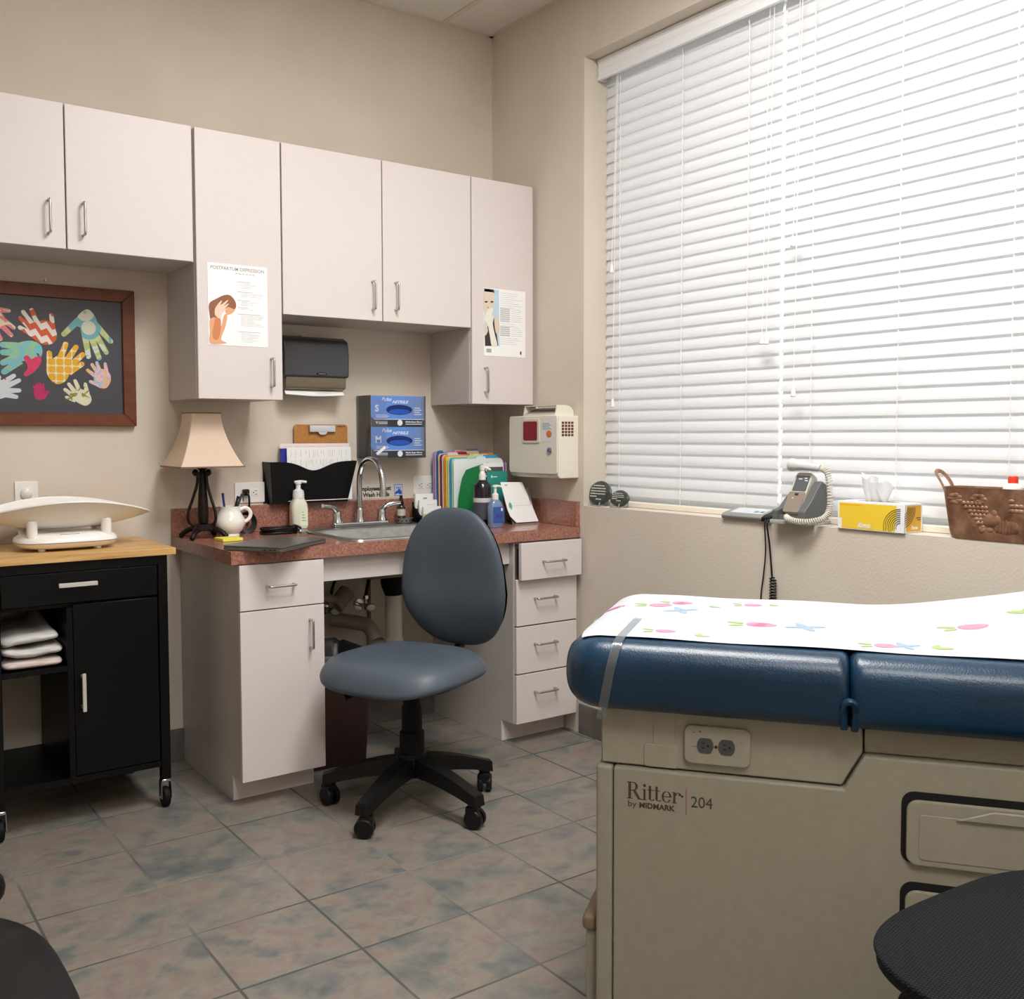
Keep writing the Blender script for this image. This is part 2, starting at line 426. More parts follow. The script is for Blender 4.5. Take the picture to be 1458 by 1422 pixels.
mb = MB(); mb.box(-1.1535, -.3315, -.58, -.562, .727, ZCB - .001, .001, 1)
single('apron_panel', mb, m_lam, 'cream apron board under the counter edge between the two base cabinets', 'panel', (-.742, -.571, .727))

# ------------------------------------------------------------------ countertop with sink cut-out
SX0, SX1, SY0, SY1 = -1.03, -.40, -.596, -.055
t = thing('countertop', 'speckled terracotta laminate countertop over the two base cabinets', 'countertop', (-.74, -.31, ZCB))
mb = MB()
hx0, hx1, hy0, hy1 = SX0 + .012, SX1 - .012, SY0 + .012, SY1 - .012
mb.box(-1.4832, hx0, -DC, -.001, ZCB, ZCT); mb.box(hx1, -.001, -DC, -.001, ZCB, ZCT)
mb.box(hx0, hx1, -DC, hy0, ZCB, ZCT); mb.box(hx0, hx1, hy1, -.001, ZCB, ZCT)
obj('worktop', mb, m_granite, t)
mb = MB(); mb.box(-1.4832, -.001, -.02, -.0005, ZCT + .0004, .964, .002); single('backsplash', mb, m_granite, 'long terracotta backsplash strip along the cabinet wall behind the sink', 'backsplash', (-.74, -.01, ZCT))
mb = MB(); mb.box(-.0205, -.0005, -.6212, -.0207, ZCT + .0004, .964, .002); single('backsplash', mb, m_granite, 'short terracotta side splash strip on the right wall below the sharps box', 'backsplash', (-.01, -.32, ZCT))

# sink
t = thing('sink', 'stainless steel drop-in sink basin set in the terracotta counter', 'sink', ((SX0 + SX1) / 2, (SY0 + SY1) / 2, ZCT))
def rr(x0, x1, y0, y1, r, z, n=6): return [Vector((p[0], p[1], z)) for p in rrect(x1 - x0, y1 - y0, r, n, (x0 + x1) / 2, (y0 + y1) / 2)]
bx0, bx1, by0, by1 = SX0 + .035, SX1 - .03, SY0 + .03, SY1 - .105
mb = MB()
mb.loft([rr(SX0, SX1, SY0, SY1, .05, ZCT + .0005), rr(SX0 + .002, SX1 - .002, SY0 + .002, SY1 - .002, .05, ZCT + .006), rr(SX0 + .008, SX1 - .008, SY0 + .008, SY1 - .008, .05, ZCT + .008),
         rr(bx0 - .012, bx1 + .012, by0 - .012, by1 + .012, .075, ZCT + .007), rr(bx0 - .004, bx1 + .004, by0 - .004, by1 + .004, .075, ZCT + .003), rr(bx0, bx1, by0, by1, .075, ZCT - .006),
         rr(bx0 + .015, bx1 - .015, by0 + .015, by1 - .015, .07, ZCT - .13), rr(bx0 + .06, bx1 - .06, by0 + .06, by1 - .06, .06, ZCT - .155)], cap0=False)
sk = obj('basin', mb, m_steel, t, angle=50)
mb = MB(); mb.lathe([(.045, 0), (.043, .004), (.03, .004), (.028, .001), (0, .001)], (-.717, -.33, ZCT - .155)); obj('drain', mb, m_chrome, t)

# faucet
fx, fy, fz = -.745, -.105, ZCT + .008
t = thing('faucet', 'chrome gooseneck sink faucet with two lever handles', 'faucet', (fx, fy, fz))
mb = MB(); mb.box(fx - .125, fx + .125, fy - .024, fy + .024, fz, fz + .017, .006, 3); obj('base_plate', mb, m_chrome, t)
mb = MB(); mb.lathe([(.022, 0), (.02, .01), (.0165, .022), (.016, .05), (.013, .056)], (fx, fy, fz + .015))
R = .098
pts = [(fx, fy, fz + .06), (fx, fy, fz + .12), (fx, fy, 1.045)] + [(fx, fy - R + R * math.cos(a), 1.045 + R * math.sin(a)) for a in [PI * k / 8 for k in range(1, 8)]] + [(fx, fy - 2 * R, 1.045), (fx, fy - 2 * R - .003, 1.02)]
mb.tube(pts, .0115, 14, sub=4)
mb.cyl((fx, fy - 2 * R - .003, 1.026), (fx, fy - 2 * R - .004, .995), .0135, .0135, 18); mb.cyl((fx, fy - 2 * R - .003, 1.012), (fx, fy - 2 * R - .003, 1.008), .0155, .0155, 18)
obj('spout', mb, m_chrome, t)
for s in (-1, 1):
    hx = fx + s * .102
    mb = MB(); mb.lathe([(.024, 0), (.023, .012), (.018, .02), (.019, .035), (.016, .05), (0, .054)], (hx, fy, fz + .012), 20)
    mb.tube([(hx, fy, fz + .04), (hx + s * .004, fy - .004, fz + .062), (hx + s * .022, fy - .01, fz + .08), (hx + s * .055, fy - .02, fz + .088), (hx + s * .075, fy - .026, fz + .089)],
            lambda q: .014 - .006 * q, 12)
    obj('lever_handle', mb, m_chrome, t)
# ------------------------------------------------------------------ framed handprint picture
t = thing('framed_picture', 'brown wooden frame with colourful paper handprints on dark grey board', 'picture', (-1.903, -.015, 1.27))
m_frame = noisy('frame_wood', (110, 58, 32), (98, 50, 27), 22, rough=.4, stretch=(1, 1, 2), spec=.4)
fx0, fx1, fz0, fz1, fwid = -2.198, -1.608, 1.273, 1.761, .044
mb = MB()
for (a, b, c, d) in (((fx0, fz0), (fx1, fz0), (fx1 - fwid, fz0 + fwid), (fx0 + fwid, fz0 + fwid)), ((fx1, fz0), (fx1, fz1), (fx1 - fwid, fz1 - fwid), (fx1 - fwid, fz0 + fwid)),
                     ((fx1, fz1), (fx0, fz1), (fx0 + fwid, fz1 - fwid), (fx1 - fwid, fz1 - fwid)), ((fx0, fz1), (fx0, fz0), (fx0 + fwid, fz0 + fwid), (fx0 + fwid, fz1 - fwid))):
    mb.prism([(q[0], -.001, q[1]) for q in (a, b, c, d)], (0, -.028, 0), .002, 1)
obj('frame', mb, m_frame, t)
mb = MB(); mb.box(fx0 + .03, fx1 - .03, -.016, -.006, fz0 + .03, fz1 - .03); obj('backing_board', mb, mat('grey_mat', (68, 70, 82), .8), t)
mb = MB(); mb.box(fx0 + fwid - .002, fx1 - fwid + .002, -.0195, -.0185, fz0 + fwid - .002, fz1 - fwid + .002); obj('glass_pane', mb, thin_glass('picture_glass', rough=.05), t)
def axz(cx, cy):   # crop pixel of the picture study -> wall coordinates
    px = cx / 5.469; py = 380 + cy / 5.469
    tt = px / 175; zt = 1.76 - (py - (401 + 13 * px / 191)) * (.002354 + .000171 * tt)
    return (-2.052 + px * .00228, zt)
def patt(name, kind, cols, sc_=40):
    m = mat(name, cols[0], .7, spec=.2); n = NT(m); v = n.coord()
    if kind == 'blotch':
        f = n.noise(v, sc_, 2, .5, 1.2)
        k = len(cols); n.color(n.ramp(f, [(.32 + .36 * i / max(1, k - 1), c) for i, c in enumerate(cols)], 'CONSTANT' if k > 2 else 'LINEAR'))
    elif kind == 'chevron':
        s = n.n('ShaderNodeSeparateXYZ'); n.l(v, s.inputs[0])
        zz = n.math('PINGPONG', s.outputs[0], .018)
        q = n.math('FRACT', n.math('MULTIPLY', n.math('ADD', n.math('ADD', s.outputs[2], n.math('MULTIPLY', s.outputs[0], .55)), zz), 22))
        n.color(n.ramp(q, [(0, cols[0]), (.5, cols[1])], 'CONSTANT'))
    elif kind == 'trellis':
        s = n.n('ShaderNodeSeparateXYZ'); n.l(v, s.inputs[0])
        a = n.math('SINE', n.math('MULTIPLY', s.outputs[0], 118)); b = n.math('SINE', n.math('MULTIPLY', s.outputs[2], 118))
        q = n.math('ABSOLUTE', n.math('MULTIPLY', a, b)); 
        n.color(n.ramp(q, [(0, cols[1]), (.16, cols[0])], 'CONSTANT'))
    elif kind == 'rings':
        s = n.n('ShaderNodeTexVoronoi'); s.inputs['Scale'].default_value = sc_; n.l(v, s.inputs['Vector'])
        q = n.math('FRACT', n.math('MULTIPLY', s.outputs['Distance'], 3.0))
        k = len(cols); n.color(n.ramp(q, [(i / k, c) for i, c in enumerate(cols)], 'CONSTANT'))
    return m
hand_n = [0]
def hand(palm, tips, thumb, pr, fr, m, label):
    """palm: list of crop points around the palm, tips: four (base, tip) pairs, thumb: (base, tip)"""
    mb = MB(); y = -.0168 - .00008 * hand_n[0]; hand_n[0] += 1
    def P(c): x, z = axz(*c); return Vector((x, y, z))
    pl = [Vector((P(c).x, 0, P(c).z)) for c in palm]
    sm = cat_path(pl, 5, True)
    mb.flat([(q.x, y, q.z) for q in sm])
    for i, (b, e) in enumerate(list(tips) + [thumb]):
        b = P(b); e = P(e); d = (e - b); L = d.length; d.normalize(); w = Vector((-d.z, 0, d.x)); r0, r1 = fr * 1.12, fr * .82
        poly = [b - w * r0, e - d * r1 - w * r1] + [e - d * r1 + (d * math.sin(a) - w * math.cos(a)) * r1 for a in [PI * k / 8 for k in range(1, 8)]] + [e - d * r1 + w * r1, b + w * r0]
        yy = y - .00002 * (i + 1)
        mb.flat([(q.x, yy, q.z) for q in poly])
    return obj('paper_hand', mb, m, t, label=label)
ph = [patt('hand_pinkyellow', 'blotch', [(232, 140, 150), (238, 230, 200), (232, 214, 120)], 30),
      patt('hand_orange', 'chevron', [(222, 96, 52), (240, 236, 228)]), patt('hand_teal', 'rings', [(186, 200, 130), (222, 224, 208), (120, 186, 190), (206, 214, 160)], 9),
      patt('hand_aqua', 'rings', [(128, 204, 208), (160, 208, 170), (140, 200, 212)], 14), patt('hand_yellow', 'trellis', [(240, 184, 40), (246, 232, 198)]),
      patt('hand_pastel', 'blotch', [(236, 196, 130), (240, 200, 206), (170, 196, 226), (196, 222, 190)], 34), patt('hand_white', 'blotch', [(226, 234, 238), (228, 234, 240), (232, 84, 150)], 24),
      patt('hand_magenta', 'blotch', [(206, 20, 110), (214, 40, 120)], 20), patt('hand_cream', 'blotch', [(238, 236, 208), (236, 228, 204), (140, 150, 60), (236, 140, 150)], 26)]
hand([(-100, 380), (0, 350), (50, 420), (20, 480), (-100, 500)], [((0, 340), (88, 345)), ((10, 400), (118, 485)), ((0, 440), (98, 545)), ((-40, 470), (15, 580))], ((-60, 340), (-10, 300)), .02, .0085, ph[0], 'pink and yellow paper hand cut off at the left')
hand([(290, 430), (370, 420), (430, 500), (425, 570), (370, 605), (300, 590), (225, 520)], [((300, 470), (240, 322)), ((270, 480), (172, 338)), ((255, 500), (148, 390)), ((260, 535), (140, 465))], ((405, 500), (395, 358)), .02, .0085, ph[1], 'orange and white zigzag paper hand')
hand([(610, 370), (680, 325), (735, 370), (760, 440), (740, 510), (660, 520), (620, 470), (580, 440)], [((650, 480), (685, 712)), ((690, 490), (775, 722)), ((720, 480), (838, 675)), ((730, 430), (880, 588))], ((610, 410), (475, 535)), .02, .0105, ph[2], 'large teal and cream paper hand pointing down')
hand([(110, 610), (220, 575), (300, 600), (320, 660), (290, 720), (200, 730), (130, 740), (90, 690)], [((130, 620), (0, 608)), ((130, 670), (0, 670)), ((140, 700), (0, 760)), ((150, 730), (10, 835))], ((290, 700), (280, 705)), .02, .012, ph[3], 'aqua paper hand with fingers pointing left')
mb = MB(); hp = cat_path([Vector((axz(*c)[0], -.0178, axz(*c)[1])) for c in ((175, 710), (205, 690), (235, 718), (270, 700), (308, 700), (300, 760), (250, 820), (190, 855), (175, 835), (205, 780))], 4, True)
mb.flat(hp); obj('paper_heart_thumb', mb, patt('hand_heart', 'blotch', [(222, 40, 100), (232, 70, 120)], 30), t, label='pink thumb of the aqua paper hand')
hand([(345, 800), (370, 740), (440, 690), (510, 710), (540, 780), (500, 880), (430, 912), (370, 870)], [((450, 730), (510, 580)), ((500, 740), (595, 605)), ((520, 780), (650, 665)), ((520, 820), (645, 742))], ((375, 790), (372, 650)), .02, .0105, ph[4], 'yellow trellis patterned paper hand')
hand([(740, 800), (800, 790), (850, 820), (860, 880), (820, 938), (750, 930), (720, 880)], [((775, 820), (745, 728)), ((760, 830), (702, 745)), ((740, 850), (662, 792)), ((740, 905), (680, 885))], ((830, 840), (815, 737)), .02, .0068, ph[5], 'small pastel paper hand')
hand([(-40, 900), (30, 890), (60, 940), (50, 1010), (-40, 1030)], [((20, 905), (112, 842)), ((40, 935), (150, 880)), ((40, 970), (152, 965)), ((30, 1000), (128, 1020))], ((-30, 900), (-5, 850)), .02, .0085, ph[6], 'white and pink paper hand cut off at the left')
hand([(250, 960), (290, 945), (335, 965), (340, 1015), (300, 1038), (255, 1020)], [((262, 970), (245, 922)), ((278, 965), (268, 905)), ((298, 962), (293, 900)), ((316, 965), (320, 908))], ((330, 1000), (364, 966)), .02, .0045, ph[7], 'tiny magenta paper hand')
hand([(560, 970), (620, 950), (680, 980), (697, 1040), (650, 1078), (580, 1050), (545, 1020)], [((610, 980), (565, 872)), ((580, 990), (512, 900)), ((565, 1010), (478, 945)), ((570, 1035), (484, 1012))], ((665, 985), (648, 897)), .02, .0075, ph[8], 'cream and green paper hand')
mb = MB(); mb.cyl((-1.903, 0, 1.775), (-1.903, -.02, 1.778), .0025, n=10); mb.cyl((-1.903, -.02, 1.778), (-1.903, -.022, 1.778), .005, n=12)
single('nail', mb, m_nickel, 'small nail in the wall just above the framed handprint picture', 'nail', (-1.903, 0, 1.775))

# ------------------------------------------------------------------ outlets on the back wall
def outlet(label, cx, cz, w, h, horizontal=True):
    t = thing('wall_outlet', label, 'outlet', (cx, 0, cz))
    mb = MB(); mb.box(cx - w / 2, cx + w / 2, -.0065, -.0002, cz - h / 2, cz + h / 2, .0025, 2); obj('cover_plate', mb, m_white, t)
    for s in (-1, 1):
        mb = MB(); ox, oz = (cx + s * .021, cz) if horizontal else (cx, cz + s * .02)
        mb.box(ox - .0155, ox + .0155, -.0085, -.006, oz - .014, oz + .014, .001, 1); mb.mi = 1
        if horizontal:
            for dz in (-.0065, .0065): mb.box(ox - .001, ox + .007, -.0089, -.0084, oz + dz - .001, oz + dz + .001)
            mb.cyl((ox - .007, -.0089, oz), (ox - .007, -.0084, oz), .0025, n=10)
        else:
            for dx in (-.0065, .0065): mb.box(ox + dx - .001, ox + dx + .001, -.0089, -.0084, oz - .001, oz + .007)
        obj('socket', mb, [m_white, m_blackm], t)
    return t
outlet('white duplex outlet with a black plug, above the white jug', -1.174, 1.014, .122, .08)
outlet('white duplex outlet on the wall right of the hand washing sign', -.372, 1.018, .116, .08)
cx, cz = -1.979, 1.041
t = thing('wall_outlet', 'white wall plate with a round dial cover behind the baby scale', 'outlet', (cx, 0, cz))
mb = MB(); mb.box(cx - .037, cx + .037, -.0065, -.0002, cz - .052, cz + .04, .0025, 2); obj('cover_plate', mb, m_white, t)
mb = MB(); mb.lathe([(.02, 0), (.019, .006), (.012, .01), (0, .011)], n=24, M=FB(cx, cz - .002, -.0065)); obj('round_cover', mb, mat('dial_white', (225, 222, 214), .3), t)
mb = MB(); mb.tube([(-1.196, -.009, 1.016), (-1.196, -.03, 1.016), (-1.19, -.036, 1.0), (-1.187, -.03, .965), (-1.19, -.028, .92), (-1.2, -.04, .885)], .004, 8)
mb.box(-1.208, -1.184, -.032, -.009, 1.003, 1.029, .005, 2)
for k in range(4):
    r = .03 + .003 * k
    mb.tube([(-1.212 + r * math.cos(a), -.046 - .006 * k + .004 * math.sin(2 * a), .902 + r * 1.05 * math.sin(a)) for a in [2 * PI * j / 12 for j in range(12)]], .0036, 8, closed=True, sub=3)
single('power_cord', mb, m_black, 'black plug and coiled power cord between the white jug and the wall', 'cord', (-1.2, -.04, .865))

# ------------------------------------------------------------------ table lamp
lx, ly = -1.411, -.15
t = thing('table_lamp', 'bronze table lamp with square flared cream shade', 'lamp', (lx, ly, ZCT))
m_shade = noisy('lamp_shade', (222, 200, 180), (216, 193, 172), 300, rough=.8, spec=.1)
m_bronze = noisy('bronze', (40, 28, 22), (24, 18, 15), 30, rough=.4, metal=.55)
mb = MB(); rings = []
def sq(hw, z, c=.006): return [(lx + p[0], ly + p[1], z) for p in rrect(2 * hw, 2 * hw, c, 2)]
zb, zt = 1.123, 1.322
for k in range(13):
    q = k / 12; hw = .055 + (.118 - .055) * (1 - q) ** 1.75
    rings.append(sq(hw, zb + (zt - zb) * q))
mb.loft(rings, True, False, False)
inner = [[(lx + (p[0] - lx) * .985, ly + (p[1] - ly) * .985, p[2]) for p in r] for r in rings]
mb.loft(inner, True, False, False); obj('shade', mb, m_shade, t, angle=25)
mb = MB()
for hw, z, h in ((.1195, zb, .005), (.0565, zt - .004, .004)):
    mb = MB(); mb.loft([sq(hw, z), sq(hw, z + h), sq(hw - .004, z + h), sq(hw - .004, z), sq(hw, z)], True, False, False)
    obj('shade_trim', mb, mat('shade_trim', (120, 98, 80), .6), t)
mb = MB()
mb.lathe([(.011, .052), (.017, .058), (.019, .075), (.02, .1), (.017, .15), (.013, .2), (.011, .235), (.014, .24), (.011, .25), (.018, .258), (.034, .268), (.0, .269)], (lx, ly, ZCT), 20)
mb.cyl((lx, ly, ZCT + .26), (lx, ly, ZCT + .40), .006, n=10)
obj('column', mb, m_bronze, t)
mb = MB()
mb.prism([(lx + p[0], ly + p[1], ZCT + .03) for p in rrect(.07, .07, .01, 3)], (0, 0, .024), .003, 1)
for a in (PI / 4, 3 * PI / 4, 5 * PI / 4, 7 * PI / 4):
    c, s = math.cos(a), math.sin(a)
    mb.tube([(lx + c * .02, ly + s * .02, ZCT + .036), (lx + c * .05, ly + s * .05, ZCT + .034), (lx + c * .075, ly + s * .075, ZCT + .022), (lx + c * .085, ly + s * .085, ZCT + .011)], .0095, 10)
    mb.ball((lx + c * .087, ly + s * .087, ZCT + .0105), .0105, 12)
obj('base', mb, m_bronze, t)
for a in (PI * .95, -PI * .3):
    c, s_ = math.cos(a), math.sin(a); mb = MB()
    mb.tube([(lx + c * q, ly + s_ * q, ZCT + z) for q, z in ((.024, .232), (.03, .245), (.024, .25), (.018, .238), (.02, .2), (.035, .15), (.052, .1), (.052, .065), (.03, .045))], .0055, 10)
    mb.ball((lx + c * .027, ly + s_ * .027, ZCT + .243), .0105, 12)
    obj('scroll_arm', mb, m_bronze, t)

# jug, pens, sticky notes
jx, jy = -1.316, -.165
t = thing('jug', 'white ceramic jug with handle, holding pens, beside the table lamp', 'jug', (jx, jy, ZCT))
mb = MB(); mb.lathe([(0, .0005), (.034, .0005), (.036, .008), (.033, .014), (.046, .028), (.056, .05), (.054, .068), (.042, .09), (.037, .104), (.04, .116), (.037, .116), (.034, .104), (.038, .09), (.03, .06), (0, .055)], (jx, jy, ZCT), 36)
obj('body', mb, m_white2, t, angle=60)
mb = MB(); mb.tube([(jx + .034, jy, ZCT + .1), (jx + .06, jy - .004, ZCT + .108), (jx + .078, jy - .006, ZCT + .09), (jx + .072, jy - .005, ZCT + .066), (jx + .048, jy, ZCT + .05)], .0075, 12); obj('handle', mb, m_white2, t)
for nm, lab, dx, dy, lean, col, up in (('pen', 'dark blue pen with clip standing in the white jug', -.014, .0, -.03, (22, 48, 110), .05), ('pen', 'black pen leaning right in the white jug', .012, .008, .06, (18, 20, 20), .036), ('pen', 'thin grey green pen leaning left in the white jug', .004, -.012, .10, (40, 60, 62), .044)):
    mb = MB(); b0 = Vector((jx + dx, jy + dy, ZCT + .06)); e = b0 + Vector((lean * .4, 0, .056 + up))
    mb.cyl(b0, e, .0042, .0042, 10); mb.box(e.x + .003, e.x + .0055, e.y - .002, e.y + .002, e.z - .03, e.z - .002)
    single(nm, mb, mat('pen_%d' % col[2], col, .35), lab, 'pen', tuple(b0))
mb = MB(); mb.box(-.038, .038, -.038, .038, 0, .0105, .0008, 1, M=Matrix.Translation((-1.362, -.275, ZCT + .0005)) @ Matrix.Rotation(.06, 4, 'Z'))
for k in range(3): mb.box(-.0382, .0382, -.0382, .0382, .002 + .003 * k, .0023 + .003 * k, M=Matrix.Translation((-1.362, -.275, ZCT + .0005)) @ Matrix.Rotation(.06, 4, 'Z'))
single('sticky_notes', mb, mat('sticky_yellow', (236, 232, 96), .7), 'pad of yellow sticky notes in front of the white jug', 'notepad', (-1.362, -.275, ZCT))

# laptop
t = thing('laptop', 'closed dark grey laptop lying askew over the counter front edge', 'laptop', (-1.3, -.56, ZCT))
ML = Matrix.Translation((-1.3, -.56, ZCT)) @ Matrix.Rotation(.64, 4, 'Z')
m_lap = mat('laptop_grey', (98, 94, 92), .34, .25)
def slab(w, d, r, z0, z1, M, inset=.0015):
    mb = MB()
    L = lambda k, z: [Vector((p[0], p[1], z)) for p in rrect(w - 2 * k, d - 2 * k, r, 6)]
    mb.loft([L(inset, z0), L(0, z0 + inset), L(0, z1 - inset), L(inset, z1)], M=M); return mb
obj('base', slab(.312, .221, .012, .0015, .0115, ML), m_lap, t)
obj('lid', slab(.312, .221, .012, .0122, .0175, ML), m_lap, t)
mb = MB()
for x in (-.085, -.07, -.05): mb.box(-.1565, -.1555, x - .005, x + .005, .005, .0085, M=ML)
obj('ports', mb, m_blackm, t)
mb = MB()
for x, y in ((-.13, -.09), (.13, -.09), (-.13, .09), (.13, .09)): mb.cyl((x, y, .0002), (x, y, .002), .008, n=16, M=ML)
obj('rubber_feet', mb, m_blackm, t)

# stethoscope coil
t = thing('stethoscope', 'coiled black stethoscope lying behind the laptop', 'stethoscope', (-1.1, -.15, ZCT))
mb = MB()
for k, (r1, r2, dx, z) in enumerate(((.07, .045, 0, .006), (.064, .04, .005, .014), (.066, .042, -.003, .021))):
    mb.tube([(-1.118 + dx + r1 * math.cos(a), -.15 + r2 * math.sin(a), ZCT + z + .0015 * math.sin(3 * a)) for a in [2 * PI * j / 14 for j in range(14)]], .0055, 10, closed=True, sub=3)
obj('tubing', mb, m_black, t)
mb = MB(); mb.tube([(-1.06, -.16, ZCT + .02), (-1.052, -.14, ZCT + .024), (-1.045, -.15, ZCT + .024), (-1.046, -.185, ZCT + .02), (-1.062, -.2, ZCT + .018)], .0075, 10); obj('ear_tubes', mb, m_black, t)
mb = MB(); mb.tube([(-1.06, -.2, ZCT + .02), (-1.065, -.22, ZCT + .018), (-1.068, -.24, ZCT + .014)], .004, 8); mb.lathe([(0, 0), (.018, .001), (.019, .008), (.012, .012), (0, .013)], (-1.062, -.255, ZCT + .002), 20)
obj('chest_piece', mb, m_chrome, t)

# soap bottle
sx, sy = -1.002, -.078
t = thing('soap_bottle', 'foaming hand soap bottle, clear white with pump, left of the faucet', 'bottle', (sx, sy, ZCT))
m_soap = mat('soap_body', (226, 226, 206), .3, coat=.3); m_soapw = mat('soap_pump', (228, 232, 232), .3)
zs = ZCT + .009
mb = MB()
R2 = lambda w, d, z: [Vector((sx + p[0], sy + p[1], z)) for p in rrect(w, d, min(w, d) * .32, 5)]
mb.loft([R2(.062, .045, zs), R2(.068, .05, zs + .004), R2(.068, .05, zs + .085), R2(.062, .047, zs + .1), R2(.046, .042, zs + .113), R2(.042, .04, zs + .12)]); obj('body', mb, m_soap, t, angle=50)
mb = MB(); mb.lathe([(.023, 0), (.0235, .012), (.021, .03), (.012, .035), (.0095, .04), (.0095, .055), (.013, .057), (.013, .066), (0, .068)], (sx, sy, zs + .12), 24)
mb.tube([(sx - .016, sy, zs + .184), (sx + .01, sy, zs + .186), (sx + .034, sy, zs + .183)], .0055, 10); obj('pump', mb, m_soapw, t)
mb = MB(); mb.box(sx - .006, sx + .028, sy - .0258, sy - .0252, zs + .012, zs + .082); mb.mi = 1
for k in range(4): mb.box(sx + .002, sx + .02 - .003 * k, sy - .0262, sy - .0256, zs + .03 + .011 * k, zs + .034 + .011 * k)
obj('label', mb, [mat('soap_label', (226, 232, 204), .6), mat('soap_green', (160, 186, 140), .6)], t)
# ------------------------------------------------------------------ wall file pocket with papers
t = thing('wall_file_pocket', 'black plastic wall file pocket above the backsplash behind the soap bottle', 'file holder', (-.932, 0, .967))
mb = MB(); N = 28
def pk(u, v):      # front panel, u across, v up; dipped top edge
    xb0, xb1, xt0, xt1 = -1.10, -.772, -1.121, -.744
    dip = .036 * math.exp(-((u - .5) / .19) ** 2)
    zt_ = 1.134 - dip; z = .968 + (zt_ - .968) * v; k = (z - .968) / .166
    x = (xb0 + (xt0 - xb0) * k) * (1 - u) + (xb1 + (xt1 - xb1) * k) * u
    return Vector((x, -.052 - .032 * k, z))
mb.grid(pk, N, 8)
mb.grid(lambda u, v: pk(u, v) + Vector((0, .003, 0)), N, 8, flip=True)
mb.faces([pk(i / N, 1) for i in range(N + 1)] + [pk(i / N, 1) + Vector((0, .003, 0)) for i in range(N + 1)], [(i, i + 1, N + 2 + i, N + 1 + i) for i in range(N)])
for u in (0, 1):
    a, b = pk(u, 0), pk(u, 1); mb.prism([(a.x, -.002, a.z), (a.x, a.y, a.z), (b.x, b.y, b.z), (b.x, -.002, b.z)], (.003 if u == 0 else -.003, 0, 0))
a, b = pk(0, 0), pk(1, 0); mb.box(a.x, b.x, -.054, -.002, .966, .969)
mb.box(-1.118, -.747, -.004, -.001, .968, 1.13)
obj('pocket', mb, m_black, t, angle=30)
def lean(name, lab, cat, x0, x1, z0, z1, y0, y1, mats_, th=.0015, extra=None, poly=None):
    """a flat sheet standing in the pocket, leaning from (y0,z0) to (y1,z1)"""
    h = math.hypot(z1 - z0, y1 - y0); Mx = Matrix.Translation(((x0 + x1) / 2, y0, z0)) @ Matrix.Rotation(PI / 2 - math.atan2(y1 - y0, z1 - z0) , 4, 'X')
    mb = MB()
    if poly: mb.prism([Vector((p[0], p[1], 0)) for p in poly(x1 - x0, h)], (0, 0, -th), M=Mx)
    else: mb.box(-(x1 - x0) / 2, (x1 - x0) / 2, 0, h, -th, 0, M=Mx)
    if extra: extra(mb, x1 - x0, h, Mx)
    return single(name, mb, mats_, lab, cat, ((x0 + x1) / 2, y0, z0))
m_board = noisy('clipboard', (186, 128, 62), (168, 112, 52), 180, rough=.5)
t = thing('clipboard', 'brown hardboard clipboard with metal clip standing in the wall pocket', 'clipboard', (-.87, -.02, .98))
mb = MB(); mb.prism([(-.99, -.02, .98), (-.752, -.02, .98), (-.752, -.016, 1.27)] + [(-.752 - .012 + .012 * math.cos(a), -.016, 1.27 + .012 * math.sin(a)) for a in (.5, 1.0, 1.5)] + [(-.978 + .012 * math.cos(a), -.016, 1.27 + .012 * math.sin(a)) for a in (1.6, 2.2, 2.8)] + [(-.99, -.016, 1.27)], (0, .003, 0)); obj('board', mb, m_board, t)
mb = MB(); mb.box(-.928, -.812, -.031, -.017, 1.25, 1.279, .003, 2); mb.lathe([(.016, 0), (.016, .003), (0, .003)], n=20, M=FB(-.87, 1.251, -.0275) @ Matrix.Diagonal((1.2, .7, 1, 1))); obj('clip', mb, m_chrome, t)
mb = MB()
for k, (x, w) in enumerate(((-.80, .006), (-.791, .007), (-.781, .008), (-.77, .005))): mb.box(x, x + w, -.0165, -.0158, 1.271, 1.275 + .002 * (k % 2))
obj('handwriting', mb, m_ink, t)
def lines(n, col=1, w=.9, top=.04, gap=.006, th=.0012, seed=1, vert=True):
    def f(mb, W_, h, Mx):
        rnd = random.Random(seed); mb.mi = col
        for k in range(n):
            z = h - top * 1 - gap * k
            x = -W_ * w / 2
            while x < W_ * w / 2 - .01:
                L = rnd.uniform(.008, .03); mb.box(x, min(x + L, W_ * w / 2), z, z + th, 0, .0002, M=Mx); x += L + rnd.uniform(.003, .012)
    return f
def ticks(mb, W_, h, Mx):
    rnd = random.Random(5); mb.mi = 1; x = -W_ * .44
    for row in (.012, .05):
        x = -W_ * .44
        while x < W_ * .45:
            L = rnd.uniform(.014, .034); mb.box(x, x + .0011, h - row - L, h - row, 0, .0002, M=Mx); x += rnd.uniform(.006, .024)
lean('paper_sheet', 'pale pink printed sheet standing right behind the white forms in the pocket', 'paper', -1.055, -.748, .975, 1.205, -.028, -.024, [mat('paper_pink', (238, 226, 224), .7), mat('ink_pink', (216, 150, 150), .7)], extra=lines(6, top=.012, gap=.007, seed=3))
lean('binder', 'blue edged binder showing at left end of the papers in the wall pocket', 'binder', -1.058, -.748, .975, 1.186, -.046, -.036, [mat('binder_blue', (24, 34, 150), .4)], th=.006)
lean('paper_form', 'front white ruled form standing in the black wall pocket', 'paper', -1.034, -.752, .975, 1.19, -.054, -.044, [m_paper, m_grey_ink], extra=ticks)

